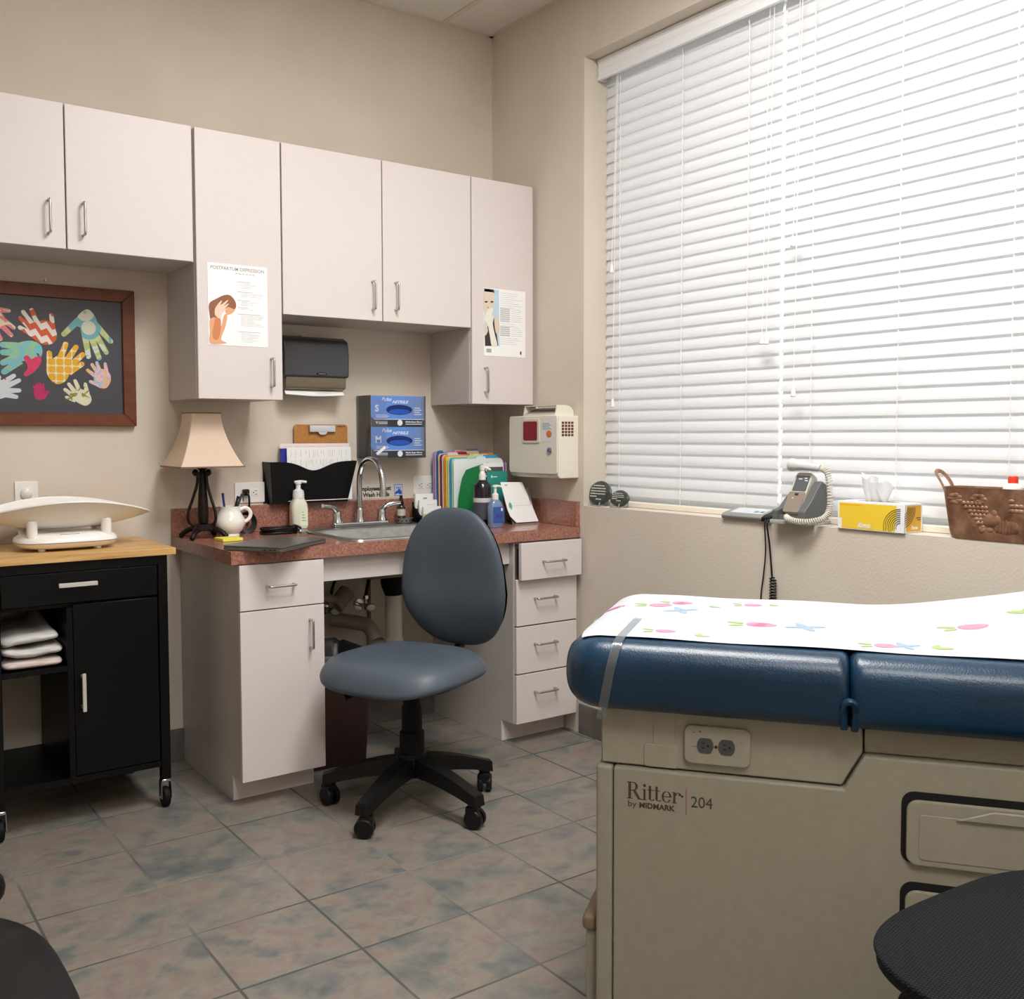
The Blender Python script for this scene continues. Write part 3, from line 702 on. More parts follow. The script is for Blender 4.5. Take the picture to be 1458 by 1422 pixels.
# ------------------------------------------------------------------ glove boxes in clear holder
t = thing('glove_box_holder', 'clear acrylic wall holder carrying two blue glove boxes', 'holder', (-.57, 0, 1.142))
m_acr = thin_glass('clear_acrylic', (250, 251, 252), .05, .05)
mb = MB()
mb.box(-.702, -.7, -.125, -.001, 1.142, 1.402); mb.box(-.4405, -.4385, -.125, -.001, 1.142, 1.402); mb.box(-.702, -.4385, -.125, -.001, 1.142, 1.144); mb.box(-.702, -.4385, -.003, -.001, 1.142, 1.402)
mb.flat([(-.702, -.1262, 1.142), (-.625, -.1262, 1.142), (-.625, -.1262, 1.402), (-.702, -.1262, 1.402)]); mb.flat([(-.4585, -.1262, 1.142), (-.4385, -.1262, 1.142), (-.4385, -.1262, 1.402), (-.4585, -.1262, 1.402)])
obj('shell', mb, m_acr, t)
mb = MB(); mb.box(-.006, .006, 0, .05, 0, .001, M=FB(-.675, 1.16, -.1266) @ Matrix.Rotation(-.95, 4, 'Z')); obj('tape_strip', mb, m_paper, t)
m_gb = mat('glove_blue', (96, 146, 222), .5); m_gg = mat('glove_grey', (126, 134, 146), .5); m_gk = mat('glove_black', (44, 46, 50), .5); m_gn = mat('glove_navy', (10, 34, 110), .7); m_gp = mat('glove_print', (226, 234, 246), .6)
m_side = mat('glove_side', (210, 213, 213), .6); m_gl2 = mat('glove_latex', (26, 84, 190), .5)
for let, z0, lab in (('M', 1.1445, 'lower blue nitrile glove box, size M'), ('S', 1.2735, 'upper blue nitrile glove box, size S')):
    t = thing('glove_box', lab + ', in the clear wall holder', 'box', (-.57, -.06, z0), 'glove boxes in the clear holder')
    x0, x1, h = -.697, -.443, .1275; yf = -.121
    mb = MB(); mb.box(x0, x1, yf, -.005, z0, z0 + h, .0008, 1); obj('carton', mb, m_side, t)
    F = lambda a, b, c, d, k: mb.box(a, b, yf - .0003 - .0002 * k, yf - .0001 - .0002 * k, c, d)
    mb = MB(); mb.mi = 1; F(x0, x1, z0, z0 + h, 0)
    mb.mi = 0
    mb.flat([(x, yf - .0006, z) for x, z in [(x0, z0 + h), (x0, z0 + .045)] + [(x0 + .02 - .02 * math.cos(a), z0 + .045 - .014 * math.sin(a)) for a in (.4, .8, 1.2, 1.57)] + [(x1, z0 + .031), (x1, z0 + h)]])
    mb.mi = 2
    for k in range(9):      # grey grid fading in at the right
        x = x1 - .004 - .0095 * k; mb.box(x - .0028 + .0002 * k, x + .0028 - .0002 * k, yf - .001, yf - .0008, z0 + .034, z0 + h - .002)
    mb.mi = 3
    mb.box(x0 + .012, x1, yf - .0011, yf - .0009, z0 + .029, z0 + .0312)
    for k in range(3): mb.box(x0 + .022, x0 + .075 + .006 * (k % 2), yf - .0011, yf - .0009, z0 + .037 + .005 * k, z0 + .039 + .005 * k)
    for k in range(4): mb.box(x1 - .05, x1 - .012 - .01 * (k % 2), yf - .0013, yf - .0011, z0 + .05 + .009 * k, z0 + .0525 + .009 * k)
    mb.text(let, .038, FB(x0 + .018, z0 + .063, yf - .001), bold=.0012)
    mb.text('Pulse', .022, FB(x0 + .048, z0 + .106, yf - .001), shear=.35, bold=.0002)
    mb.text('NITRILE', .0165, FB(x0 + .1, z0 + .097, yf - .001), shear=.3, bold=.0004, width=.078)
    mb.text('Nitrile Exam Gloves', .009, FB(x1 - .092, z0 + .017, yf - .001), bold=.0003, width=.08)
    mb.box(x1 - .092, x1 - .012, yf - .001, yf - .0008, z0 + .009, z0 + .012)
    mb.flat([(x0 + .135 + .0125 * math.cos(a), yf - .0012, z0 + .016 + .0125 * math.sin(a)) for a in [2 * PI * k / 20 for k in range(20)]])
    mb.flat([(x0 + .02, yf - .001, z0 + .021), (x0 + .026, yf - .001, z0 + .01), (x0 + .032, yf - .001, z0 + .021)])
    for k in range(2): mb.box(x0 + .034, x0 + .076, yf - .001, yf - .0008, z0 + .011 + .006 * k, z0 + .014 + .006 * k)
    obj('printed_front', mb, [m_gb, m_gk, m_gg, m_gp], t)
    ox, oz = x0 + .132, z0 + .07
    mb = MB(); mb.flat([(ox + .063 * math.cos(a), yf - .0016, oz + .021 * math.sin(a)) for a in [2 * PI * k / 36 for k in range(36)]]); mb.mi = 1
    mb.flat([(ox + .05 * math.cos(a), yf - .0018, oz - .008 + .011 * math.sin(a)) for a in [2 * PI * k / 30 for k in range(30)]])
    obj('opening', mb, [m_gn, m_gl2], t)

# ------------------------------------------------------------------ paper towel dispenser
t = thing('wall_towel_dispenser', 'dark smoky paper towel dispenser mounted under the wall cabinet', 'dispenser', (-.93, 0, 1.40))
m_smoke = mat('smoke_plastic', (54, 54, 60), .28, coat=.3); m_amber = mat('smoke_amber', (112, 102, 84), .2)
X0, X1 = -1.074, -.793
prof = [(0, 1.625), (-.08, 1.628), (-.114, 1.612), (-.122, 1.56), (-.12, 1.468), (0, 1.468)]
mb = MB(); mb.prism([(X0, y, z) for y, z in prof], (X1 - X0, 0, 0), .008, 3); obj('cover', mb, m_smoke, t)
prof = [(-.001, 1.47), (-.112, 1.47), (-.106, 1.425), (-.07, 1.412), (-.001, 1.415)]
mb = MB(); mb.prism([(X0 + .012, y, z) for y, z in prof], (X1 - X0 - .02, 0, 0), .006, 2); obj('lower_tray', mb, m_amber, t)
mb = MB()
mb.grid(lambda u, v: Vector((X0 + .016 + (X1 - X0 - .03) * u, -.085 - .012 * math.sin(u * 7) * v - .01 * v, 1.414 - v * (.014 + .006 * math.sin(u * PI)))), 24, 4)
mb.grid(lambda u, v: Vector((X0 + .03 + (X1 - X0 - .06) * u, -.06 - .012 * v, 1.414 - v * (.022 - .012 * abs(u - .4)))), 20, 4)
obj('paper_towel', mb, m_paper, t)
mb = MB(); mb.lathe([(.016, 0), (.015, .0006), (0, .0006)], n=24, M=FB(-.915, 1.481, -.1205) @ Matrix.Diagonal((1.5, .38, 1, 1))); mb.mi = 1
for k in range(5): mb.box(-.928 + .006 * k, -.924 + .006 * k, -.1216, -.1210, 1.4785, 1.4835)
obj('badge', mb, [m_blackm, m_mid_ink], t)
mb = MB(); mb.box(-.96, -.953, -.03, -.001, 1.63, 1.64, .001, 1); obj('key_latch', mb, m_nickel, t)

# ------------------------------------------------------------------ hand washing sign
t = thing('hand_washing_sign', 'clear sign reading Employees Must Wash Hands with blue square, behind the faucet', 'sign', (-.59, 0, .968))
mb = MB(); mb.box(-.70, -.481, -.0022, -.0006, .9685, 1.03); obj('plate', mb, mat('sign_plate', (214, 206, 192), .4), t)
mb = MB(); mb.text('Employees Must', .0245, FB(-.695, 1.003, -.0024), bold=.001, width=.155); mb.text('Wash Hands', .0245, FB(-.676, .977, -.0024), bold=.001, width=.128); obj('lettering', mb, m_ink, t)
mb = MB(); mb.box(-.5235, -.4835, -.003, -.0024, .9755, 1.026); mb.mi = 1
mb.box(-.5215, -.4855, -.0034, -.003, .9775, 1.024)
mb.mi = 0; mb.flat(cat_path([Vector((x, -.0037, z)) for x, z in ((-.52, .983), (-.506, .987), (-.496, .982), (-.488, .985), (-.488, .994), (-.496, 1.004), (-.504, 1.006), (-.508, .999), (-.519, .994))], 4, True))
for x in (-.512, -.504, -.496): mb.flat([(x, -.0037, 1.016), (x + .003, -.0037, 1.01), (x, -.0037, 1.006), (x - .003, -.0037, 1.01)])
obj('pictogram', mb, [mat('sign_blue', (30, 84, 176), .5), mat('sign_pale', (190, 204, 222), .5)], t)

# ------------------------------------------------------------------ things by the sink
t = thing('sink_strainer', 'round perforated metal sink strainer on the sink ledge', 'strainer', (-.535, -.1, ZCT + .008))
mb = MB(); mb.lathe([(.02, 0), (.036, .002), (.0375, .016), (.041, .018), (.041, .021), (.03, .019), (.012, .015), (0, .015)], (-.535, -.1, ZCT + .008), 32); obj('basket', mb, m_steel, t)
mb = MB()
for k in range(14):
    a = 2 * PI * k / 14; mb.cyl((-.535 + .0365 * math.cos(a), -.1 + .0365 * math.sin(a), ZCT + .018), (-.535 + .0382 * math.cos(a), -.1 + .0382 * math.sin(a), ZCT + .018), .0028, n=8)
obj('holes', mb, m_blackm, t)
bx, by = -.528, -.068
t = thing('spray_bottle', 'small dark bottle with black cap behind the sink strainer', 'bottle', (bx, by, ZCT))
z0 = ZCT + .024
mb = MB(); mb.lathe([(0, 0), (.0165, 0), (.018, .003), (.018, .045), (.013, .055), (.009, .058)], (bx, by, z0), 24); obj('body', mb, mat('bottle_amber', (52, 44, 38), .2, coat=.5), t)
mb = MB(); mb.lathe([(.0185, .012), (.0185, .04)], (bx, by, z0), 24); obj('label', mb, mat('bottle_label', (196, 188, 172), .6), t)
mb = MB(); mb.lathe([(.011, .056), (.0115, .07), (.008, .075), (.0065, .098), (0, .099)], (bx, by, z0), 20); obj('cap', mb, m_black, t)
# ------------------------------------------------------------------ business card holder
hx, hy, hz = -.432, -.118, ZCT + .0085
t = thing('card_holder', 'black tiered card holder on the counter beside the sink', 'card holder', (hx, hy, hz))
mb = MB()
for k in range(3):
    y = hy + .03 - .026 * k; z1 = hz + .085 - .028 * k
    mb.box(hx - .052, hx + .052, y, y + .002, hz, z1); mb.box(hx - .052, hx + .052, y - .014, y - .012, hz, z1 - .035)
for s in (-1, 1): mb.prism([(hx + s * .052, hy + .032, hz), (hx + s * .052, hy + .032, hz + .075), (hx + s * .052, hy - .036, hz + .03), (hx + s * .052, hy - .036, hz)], (-s * .002, 0, 0))
mb.box(hx - .052, hx + .052, hy - .036, hy + .032, hz, hz + .002)
obj('rack', mb, m_black, t)
for k, (lab, cols) in enumerate((('back stack of plain white cards in the tiered card holder', None), ('middle stack of white cards with a coloured line in the tiered card holder', (180, 190, 214)), ('front stack of white and green cards in the tiered card holder', (176, 204, 120)))):
    y = hy + .018 - .026 * k; z0 = hz + .01 + .0 * k; z1 = hz + .118 - .026 * k
    mb = MB(); mb.box(hx - .045 + .004 * k, hx + .043 + .004 * k, y - .001, y + .010, z0, z1)
    mb.mi = 1
    if k == 0: mb.box(hx - .006, hx + .012, y - .0016, y - .001, z1 - .022, z1 - .016)
    if k == 1: mb.box(hx - .004, hx + .035, y - .0016, y - .001, z1 - .02, z1 - .0185)
    if k == 2: mb.box(hx - .037, hx + .051, y - .0016, y - .001, z0 + .004, z1 - .03); mb.mi = 0; mb.box(hx - .01, hx + .022, y - .0022, y - .0016, z1 - .044, z1 - .04)
    single('business_cards', mb, [m_paper, mat('cards_%d' % k, cols or (150, 150, 150), .6)], lab, 'cards', (hx, y, z0), 'business cards in the holder')

# ------------------------------------------------------------------ folder sorter with folders
t = thing('folder_sorter', 'black stepped desktop sorter holding a fan of coloured folders', 'sorter', (-.2, -.18, ZCT))
mb = MB()
for k in range(6):
    y = -.03 - .0335 * k; zt_ = .94 - .012 * k
    mb.box(-.352 + .012 * k, -.05, y - .0335, y, ZCT + .0005, zt_ - .03)
obj('tray', mb, m_black, t)
folders = [('lavender', (150, 152, 206)), ('pale pink', (226, 170, 180)), ('bright blue', (40, 100, 170)), ('cream', (236, 222, 188)), ('dark red', (148, 36, 52)), ('grey white', (214, 214, 210)),
           ('orange', (236, 140, 40)), ('yellow', (240, 212, 70)), ('pale green', (206, 226, 196)), ('sky blue', (60, 160, 206)), ('mint', (164, 212, 184)), ('white', (232, 238, 236))]
tabc = {0: (.62, .2), 2: (.0, .12), 3: (.45, .3), 5: (.1, .2), 6: (.72, .24), 8: (.5, .3), 9: (.66, .28), 10: (.3, .25)}
for k, (nm, c) in enumerate(folders):
    y = -.05 - .0142 * k; xl = -.354 + .0005 * k; z0 = .932 - .0046 * k; z1 = 1.166 - .0028 * k; w_ = .29 - .003 * k; h = z1 - z0
    th = .0055 if k in (0, 4) else .0035
    def poly(W_, h, k=k):
        a, b = tabc.get(k, (.3 + .05 * (k % 4), .2)); L = -W_ / 2; r = .012
        pts = [(L, 0), (W_ / 2, 0), (W_ / 2, h - .01), (W_ / 2 - .01, h)]
        x1_, x0_ = L + W_ * min(.98, a + b), L + W_ * a
        pts += [(x1_, h), (x1_ - .004, h + .010), (x0_ + .004, h + .010), (x0_, h)] if a > .02 else [(x1_, h), (x1_ - .004, h + .010), (L + .014, h + .010)]
        pts += [(L + r, h), (L + r * .3, h - r * .3), (L, h - r)] if a > .02 else [(L + .004, h + .006), (L, h - r)]
        return pts
    lean('file_folder', '%s file folder standing in the black sorter' % nm, 'folder', xl, xl + w_, z0, z1, y, y + .003, [mat('folder_%d' % k, c, .6)], th, poly=poly)['group'] = 'coloured folders in the sorter'
lean('green_folder', 'bright green folder with slanted corner at front of the folders, behind the pump bottle', 'folder', -.352, -.19, .876, 1.10, -.238, -.23, [mat('folder_green', (8, 120, 62), .5)], .002,
     poly=lambda W_, h: [(-W_ / 2, 0), (W_ / 2, 0), (W_ / 2, h + .02), (-W_ / 2 + .085, h), (-W_ / 2 + .05, h - .01), (-W_ / 2 + .028, h - .045), (-W_ / 2 + .01, h * .48)])
def bro(mb, W_, h, Mx):
    mb.mi = 1; mb.box(-W_ / 2 + .004, W_ / 2 - .018, h * .25, h - .018, 0, .0004, M=Mx)
    mb.mi = 2; mb.box(W_ / 2 - .014, W_ / 2 - .002, 0, h, 0, .0004, M=Mx)
    mb.mi = 0; mb.box(-W_ / 2 + .012, -W_ / 2 + .018, h - .035, h - .026, .0004, .0007, M=Mx); mb.box(-W_ / 2 + .022, -W_ / 2 + .042, h - .032, h - .029, .0004, .0007, M=Mx)
    mb.box(-W_ / 2 + .012, -W_ / 2 + .058, h - .062, h - .052, .0004, .0007, M=Mx); mb.box(-W_ / 2 + .012, -W_ / 2 + .05, h - .046, h - .0445, .0004, .0007, M=Mx)
lean('brochure', 'dark grey brochure with purple edge standing in front of the folders', 'brochure', -.225, -.104, .90, 1.118, -.252, -.245, [m_paper, mat('bro_grey', (86, 84, 84), .5), mat('bro_purple', (138, 84, 150), .5)], extra=bro)
def teal(mb, W_, h, Mx):
    mb.mi = 1; mb.box(-W_ / 2 + .02, -W_ / 2 + .028, h - .028, h - .018, 0, .0004, M=Mx); mb.box(-W_ / 2 + .032, -W_ / 2 + .052, h - .026, h - .022, 0, .0004, M=Mx)
lean('brochure', 'teal brochure standing between the grey brochure and the white papers', 'brochure', -.215, -.11, .885, 1.082, -.268, -.26, [mat('bro_teal', (44, 148, 138), .5), m_paper], extra=teal)

# black pump bottle, blue sanitizer
px_, py_ = -.305, -.355
t = thing('pump_bottle', 'black pump bottle with white nozzle in front of the folders', 'bottle', (px_, py_, ZCT))
m_navy = mat('bottle_navy', (18, 18, 30), .2, coat=.5)
mb = MB(); mb.lathe([(0, 0), (.036, .001), (.038, .005), (.038, .155), (.034, .172), (.02, .188), (.012, .193)], (px_, py_, ZCT + .0005), 32); obj('body', mb, m_navy, t)
mb = MB(); mb.lathe([(.0384, .03), (.0384, .1)], (px_, py_, ZCT), 32); obj('label', mb, mat('pump_label', (70, 72, 82), .5), t)
mb = MB(); mb.lathe([(.0387, .1), (.0387, .118)], (px_, py_, ZCT), 32); obj('label_band', mb, mat('pump_band', (206, 206, 204), .5), t)
mb = MB(); mb.lathe([(.014, .192), (.0145, .215), (.011, .22), (.0085, .23), (.011, .232), (.012, .25), (0, .256)], (px_, py_, ZCT), 24); mb.tube([(px_ - .006, py_, ZCT + .244), (px_ + .01, py_ - .01, ZCT + .242), (px_ + .026, py_ - .02, ZCT + .234)], .006, 10); obj('pump', mb, m_white, t)
qx, qy = -.30, -.44
t = thing('sanitizer_bottle', 'clear blue hand sanitizer pump bottle beside the white papers', 'bottle', (qx, qy, ZCT))
mb = MB(); Rq = lambda w, d, z: [Vector((qx + p[0], qy + p[1], ZCT + z)) for p in rrect(w, d, d * .4, 5)]
mb.loft([Rq(.06, .036, .0005), Rq(.064, .04, .004), Rq(.064, .04, .085), Rq(.05, .034, .103), Rq(.026, .026, .115)]); obj('body', mb, mat('sanitizer', (112, 136, 172), .12, coat=.4), t, angle=50)
mb = MB(); mb.box(qx - .024, qx + .03, qy - .0212, qy - .0204, ZCT + .02, ZCT + .085); mb.mi = 1; mb.box(qx - .01, qx + .02, qy - .0216, qy - .0212, ZCT + .04, ZCT + .055); mb.mi = 2; mb.box(qx + .014, qx + .022, qy - .0216, qy - .0212, ZCT + .068, ZCT + .08)
obj('label', mb, [mat('san_label', (44, 88, 160), .5), mat('san_purple', (70, 60, 140), .5), m_paper], t)
mb = MB(); mb.lathe([(.0135, .113), (.0135, .135), (.006, .142), (.0055, .163), (.01, .165), (.009, .173), (0, .175)], (qx, qy, ZCT), 20); mb.tube([(qx - .012, qy, ZCT + .169), (qx + .008, qy, ZCT + .17), (qx + .028, qy - .004, ZCT + .166)], .0048, 10); obj('pump', mb, m_white, t)

# white papers on an easel at the right end
t = thing('easel_stand', 'clear slanted paper stand on the counter beneath the sharps box', 'stand', (-.1, -.36, ZCT))
mb = MB(); mb.prism([(-.17, -.385, ZCT + .0005), (-.17, -.325, ZCT + .15), (-.17, -.322, ZCT + .15), (-.17, -.382, ZCT + .0005)], (.128, 0, 0)); mb.prism([(-.17, -.322, ZCT + .15), (-.17, -.285, ZCT + .0005), (-.17, -.288, ZCT + .0005), (-.17, -.325, ZCT + .15)], (.128, 0, 0)); mb.box(-.17, -.042, -.405, -.382, ZCT + .0005, ZCT + .004)
obj('panel', mb, mat('stand_grey', (150, 138, 128), .3), t)
def flyer(mb, W_, h, Mx):
    mb.mi = 1; mb.box(-W_ / 2 + .012, -W_ / 2 + .028, h * .36, h * .47, 0, .0003, M=Mx); mb.box(-W_ / 2 + .016, -W_ / 2 + .024, h * .32, h * .5, 0, .0003, M=Mx)
    mb.mi = 2; mb.box(-W_ / 2 + .005, W_ / 2 - .02, h * .405, h * .41, .0003, .0006, M=Mx); mb.box(W_ / 2 - .022, W_ / 2 - .02, h * .41, h * .8, 0, .0003, M=Mx)
    mb.mi = 3; mb.box(-W_ / 2 + .016, -W_ / 2 + .03, h * .9, h * .94, 0, .0003, M=Mx)
lean('flyer', 'white flyer with teal mark leaning on the slanted paper stand', 'paper', -.192, -.045, .869, 1.038, -.40, -.328, [m_paper, mat('teal_mark', (120, 190, 186), .6), m_grey_ink, mat('fly_green', (170, 200, 170), .6)], extra=flyer,
     poly=lambda W_, h: [(-W_ / 2 + .03, .0), (W_ / 2, 0), (W_ / 2 - .034, h * .98), (-W_ / 2 - .002, h), (-W_ / 2, h * .32), (-W_ / 2 + .006, h * .16)])

# ------------------------------------------------------------------ sharps container on the right wall
t = thing('sharps_container', 'cream lockable sharps disposal box with red window on the right wall', 'sharps container', (-.065, -.46, 1.06))
m_sh = mat('sharps_cream', (228, 223, 208), .45)
mb = MB(); mb.prism([(-.108, -.285, 1.072), (-.108, -.285, 1.316), (-.0005, -.285, 1.316), (-.0005, -.285, 1.06), (-.1, -.285, 1.06)], (0, -.328, 0), .005, 2); obj('cabinet', mb, m_sh, t)
def SF(k): return FR(-.282, 1.076, -.109 - k)
mb = MB(); mb.prism([Vector(q) for q in rrect(.328, .240, .012, 4, .166, .121)], (0, 0, .006), .002, 1, M=SF(0)); obj('door', mb, m_sh, t)
mb = MB(); mb.prism([Vector(q) for q in rrect(.120, .102, .012, 4, .158, .178)], (0, 0, .004), .0015, 1, M=SF(.006)); obj('window_frame', mb, mat('sharps_rim', (220, 211, 192), .4), t)
mb = MB(); mb.flat([Vector(q) for q in rrect(.096, .080, .008, 4, .156, .178)], M=SF(.0105)); obj('red_window', mb, mat('sharps_red', (140, 44, 56), .25), t, label='translucent red window')
mb = MB(); mb.flat([Vector(q) for q in rrect(.08, .082, .002, 2, .268, .176)], M=SF(.0064)); mb.mi = 1
mb.flat([(.278 + .018 * math.cos(a), .165 + .0145 * math.sin(a), 0) for a in [2 * PI * k / 24 for k in range(24)]], M=SF(.007)); mb.mi = 2
for k in range(6): mb.box(.235, .296 - .008 * (k % 3), .184 + .005 * k, .1855 + .005 * k, 0, .0003, M=SF(.0066))
for k in range(3): mb.flat([(.278 + .007 * math.cos(a + 2.1 * k) + .003 * math.cos(2.1 * k + 1.57), .165 + .006 * math.sin(a + 2.1 * k) + .003 * math.sin(2.1 * k + 1.57), 0) for a in (0, .7, 1.4)], M=SF(.0075))
obj('warning_label', mb, [mat('lab_pale', (224, 226, 230), .6), mat('lab_orange', (226, 120, 40), .6), mat('lab_ink', (130, 130, 150), .6)], t)
LK = FR(-.566, 1.175, -.1155)
mb = MB(); mb.lathe([(.0145, 0), (.0145, .004), (.011, .007), (0, .007)], n=20, M=LK); mb.mi = 1; mb.box(-.001, .001, -.006, .006, .0065, .0076, M=LK); obj('lock', mb, [m_chrome, m_blackm], t)
mb = MB()
for i in range(4):
    for j in range(5):
        x = -.092 + .0165 * i; z = 1.232 + .0125 * j; mb.box(x, x + .0125, -.6145, -.6128, z, z + .0095, .001, 1)
obj('vent_grille', mb, mat('vent_dark', (104, 44, 30), .6), t)
mb = MB()
for yy in (-.37, -.583):
    mb.prism([(-.104, yy, 1.316), (-.096, yy, 1.358)] + [(-.05 + .042 * math.cos(a), yy, 1.326 + .033 * math.sin(a)) for a in (1.57, 1.2, .8, .4, 0)] + [(-.008, yy, 1.316)], (0, -.006, 0))
mb.box(-.022, -.016, -.585, -.372, 1.316, 1.346); mb.box(-.106, -.1, -.587, -.372, 1.316, 1.326); mb.box(-.098, -.045, -.587, -.372, 1.3565, 1.3595)
obj('drop_tray', mb, m_sh, t)
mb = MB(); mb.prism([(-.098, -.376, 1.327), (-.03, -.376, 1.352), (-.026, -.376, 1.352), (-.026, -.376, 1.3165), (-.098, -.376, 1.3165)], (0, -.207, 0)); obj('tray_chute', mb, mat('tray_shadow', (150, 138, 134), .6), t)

# ------------------------------------------------------------------ posters on cabinet doors
yp = YD - .0012
def sheet(name, label, x0, x1, z0, z1):
    t = thing(name, label, 'poster', ((x0 + x1) / 2, yp, z0))
    mb = MB(); mb.box(x0, x1, yp, YD - .0003, z0, z1); obj('sheet', mb, mat('poster_white', (246, 246, 246), .45), t)
    return t
x0, x1, z0, z1 = -1.441, -1.223, 1.555, 1.84
t = sheet('poster', 'white postpartum depression poster with a woman holding her head', x0, x1, z0, z1)
def P1(cx, cy, k=1): u = (cx - 156) / 518; v = 1 - (cy - (82 + 46 * u)) / 708; return Vector((x0 + (x1 - x0) * u, yp - .00025 * k, z0 + (z1 - z0) * v))
mb = MB(); mb.text('POSTPARTUM DEPRESSION', .0165, FB(x0 + .01, z1 - .021, yp - .0002), width=.197, bold=.0004); [mb.box(x0 + .1 + .0125 * k, x0 + .109 + .0125 * k, yp - .0003, yp - .0001, z1 - .032, z1 - .0295) for k in range(6)]; obj('title', mb, mat('title_grey', (172, 170, 160), .6), t)
mb = MB(); rnd = random.Random(4)
for blk, (zt_, n) in enumerate(((.225, 5), (.19, 4), (.16, 4), (.135, 2), (.112, 9), (.05, 8))):
    for k in range(n):
        ind = 0 if k == 0 else .012; L = rnd.uniform(.035, .09); z = z0 + zt_ - .005 * k
        if z > z0 + .008: mb.box(x0 + .106 + ind, min(x0 + .106 + ind + L, x1 - .008), yp - .0003, yp - .0001, z, z + (.0016 if k == 0 else .0009))
obj('body_text', mb, m_grey_ink, t)
mb = MB()
def sh(pts, k, mi): mb.mi = mi; mb.flat(cat_path([P1(a, b, k) for a, b in pts], 4, True))
sh([(165, 440), (230, 395), (300, 365), (350, 372), (388, 420), (395, 470), (370, 505), (330, 520), (290, 500), (240, 540), (200, 600), (180, 600), (168, 540)], 1, 0)
sh([(320, 470), (365, 485), (385, 500), (350, 530), (315, 535), (300, 500)], 2, 1)
sh([(168, 580), (220, 560), (260, 640), (290, 540), (318, 545), (300, 640), (262, 745), (300, 775), (300, 785), (170, 782), (168, 680)], 2, 1)
sh([(205, 600), (220, 560), (255, 560), (262, 640), (240, 740), (200, 745), (190, 690)], 3, 2)
sh([(215, 540), (215, 480), (255, 425), (275, 415), (262, 450), (318, 412), (325, 418), (290, 460), (325, 440), (328, 450), (300, 480), (310, 490), (270, 530), (260, 570)], 4, 3)
obj('photo_print', mb, [mat('ph_hair', (146, 92, 62), .6), mat('ph_skin', (226, 166, 124), .6), mat('ph_skin_dark', (206, 130, 84), .6), mat('ph_hand', (238, 206, 182), .6)], t)
x0, x1, z0, z1 = -.274, -.059, 1.568, 1.849
t = sheet('poster', 'information poster with photo of a woman covering her mouth, on corner cabinet door', x0, x1, z0, z1)
def P2(cx, cy, k=1): u = (cx - 205) / 415; v = 1 - (cy - (142 + 38 * u)) / 690; return Vector((x0 + (x1 - x0) * u, yp - .00025 * k, z0 + (z1 - z0) * v))
mb = MB()
def sh2(pts, k, mi, curve=True):
    mb.mi = mi; q = [P2(a, b, k) for a, b in pts]; mb.flat(cat_path(q, 4, True) if curve else q)
sh2([(207, 150), (352, 165), (358, 740), (214, 735)], 1, 0, False)
sh2([(207, 150), (300, 160), (310, 200), (300, 190), (207, 180)], 2, 1, False)
sh2([(207, 175), (290, 180), (305, 230), (302, 300), (285, 370), (250, 400), (207, 390)], 2, 2)
sh2([(210, 590), (260, 500), (320, 430), (350, 480), (330, 620), (345, 735), (214, 735)], 2, 1, False)
sh2([(207, 500), (240, 560), (236, 600), (212, 625)], 3, 2)
sh2([(305, 440), (350, 470), (356, 600), (320, 600)], 3, 2)
sh2([(215, 430), (240, 370), (285, 350), (295, 375), (280, 420), (300, 440), (290, 510), (310, 620), (335, 735), (280, 735), (262, 640), (240, 520), (212, 470)], 4, 3)
for cx in (225, 283): sh2([(cx - 17, 286), (cx, 277), (cx + 16, 284), (cx, 296)], 5, 1)
sh2([(236, 330), (250, 345), (242, 352)], 5, 4)
obj('photo_print', mb, [mat('p2_blue', (188, 214, 230), .6), mat('p2_dark', (52, 46, 46), .6), mat('p2_skin', (222, 206, 188), .6), mat('p2_hand', (236, 230, 214), .6), mat('p2_shade', (160, 130, 112), .6)], t)
mb = MB(); rnd = random.Random(9)
xa = x0 + .083
for k in range(26):
    z = z1 - .016 - .0085 * k
    if 8 <= k <= 14 or 17 <= k <= 21: mb.box(xa, xa + .05, yp - .0003, yp - .0001, z, z + .0062); mb.box(xa + .058, xa + .058 + rnd.uniform(.04, .062), yp - .0003, yp - .0001, z + .002, z + .0035)
    else: mb.box(xa, xa + rnd.uniform(.07, .12), yp - .0003, yp - .0001, z, z + .0014)
obj('body_text', mb, mat('p2_ink', (196, 198, 200), .6), t)
mb = MB()
for k in range(8): mb.box(x0 + .012 + .0032 * k, x0 + .0135 + .0032 * k + .0008 * (k % 2), yp - .0003, yp - .0001, z0 + .014, z0 + .03)
obj('bar_lines', mb, m_mid_ink, t)
mb = MB(); mb.box(x1 - .028, x1 - .021, yp - .0003, yp - .0001, z0 + .012, z0 + .026); obj('small_mark', mb, m_ink, t)
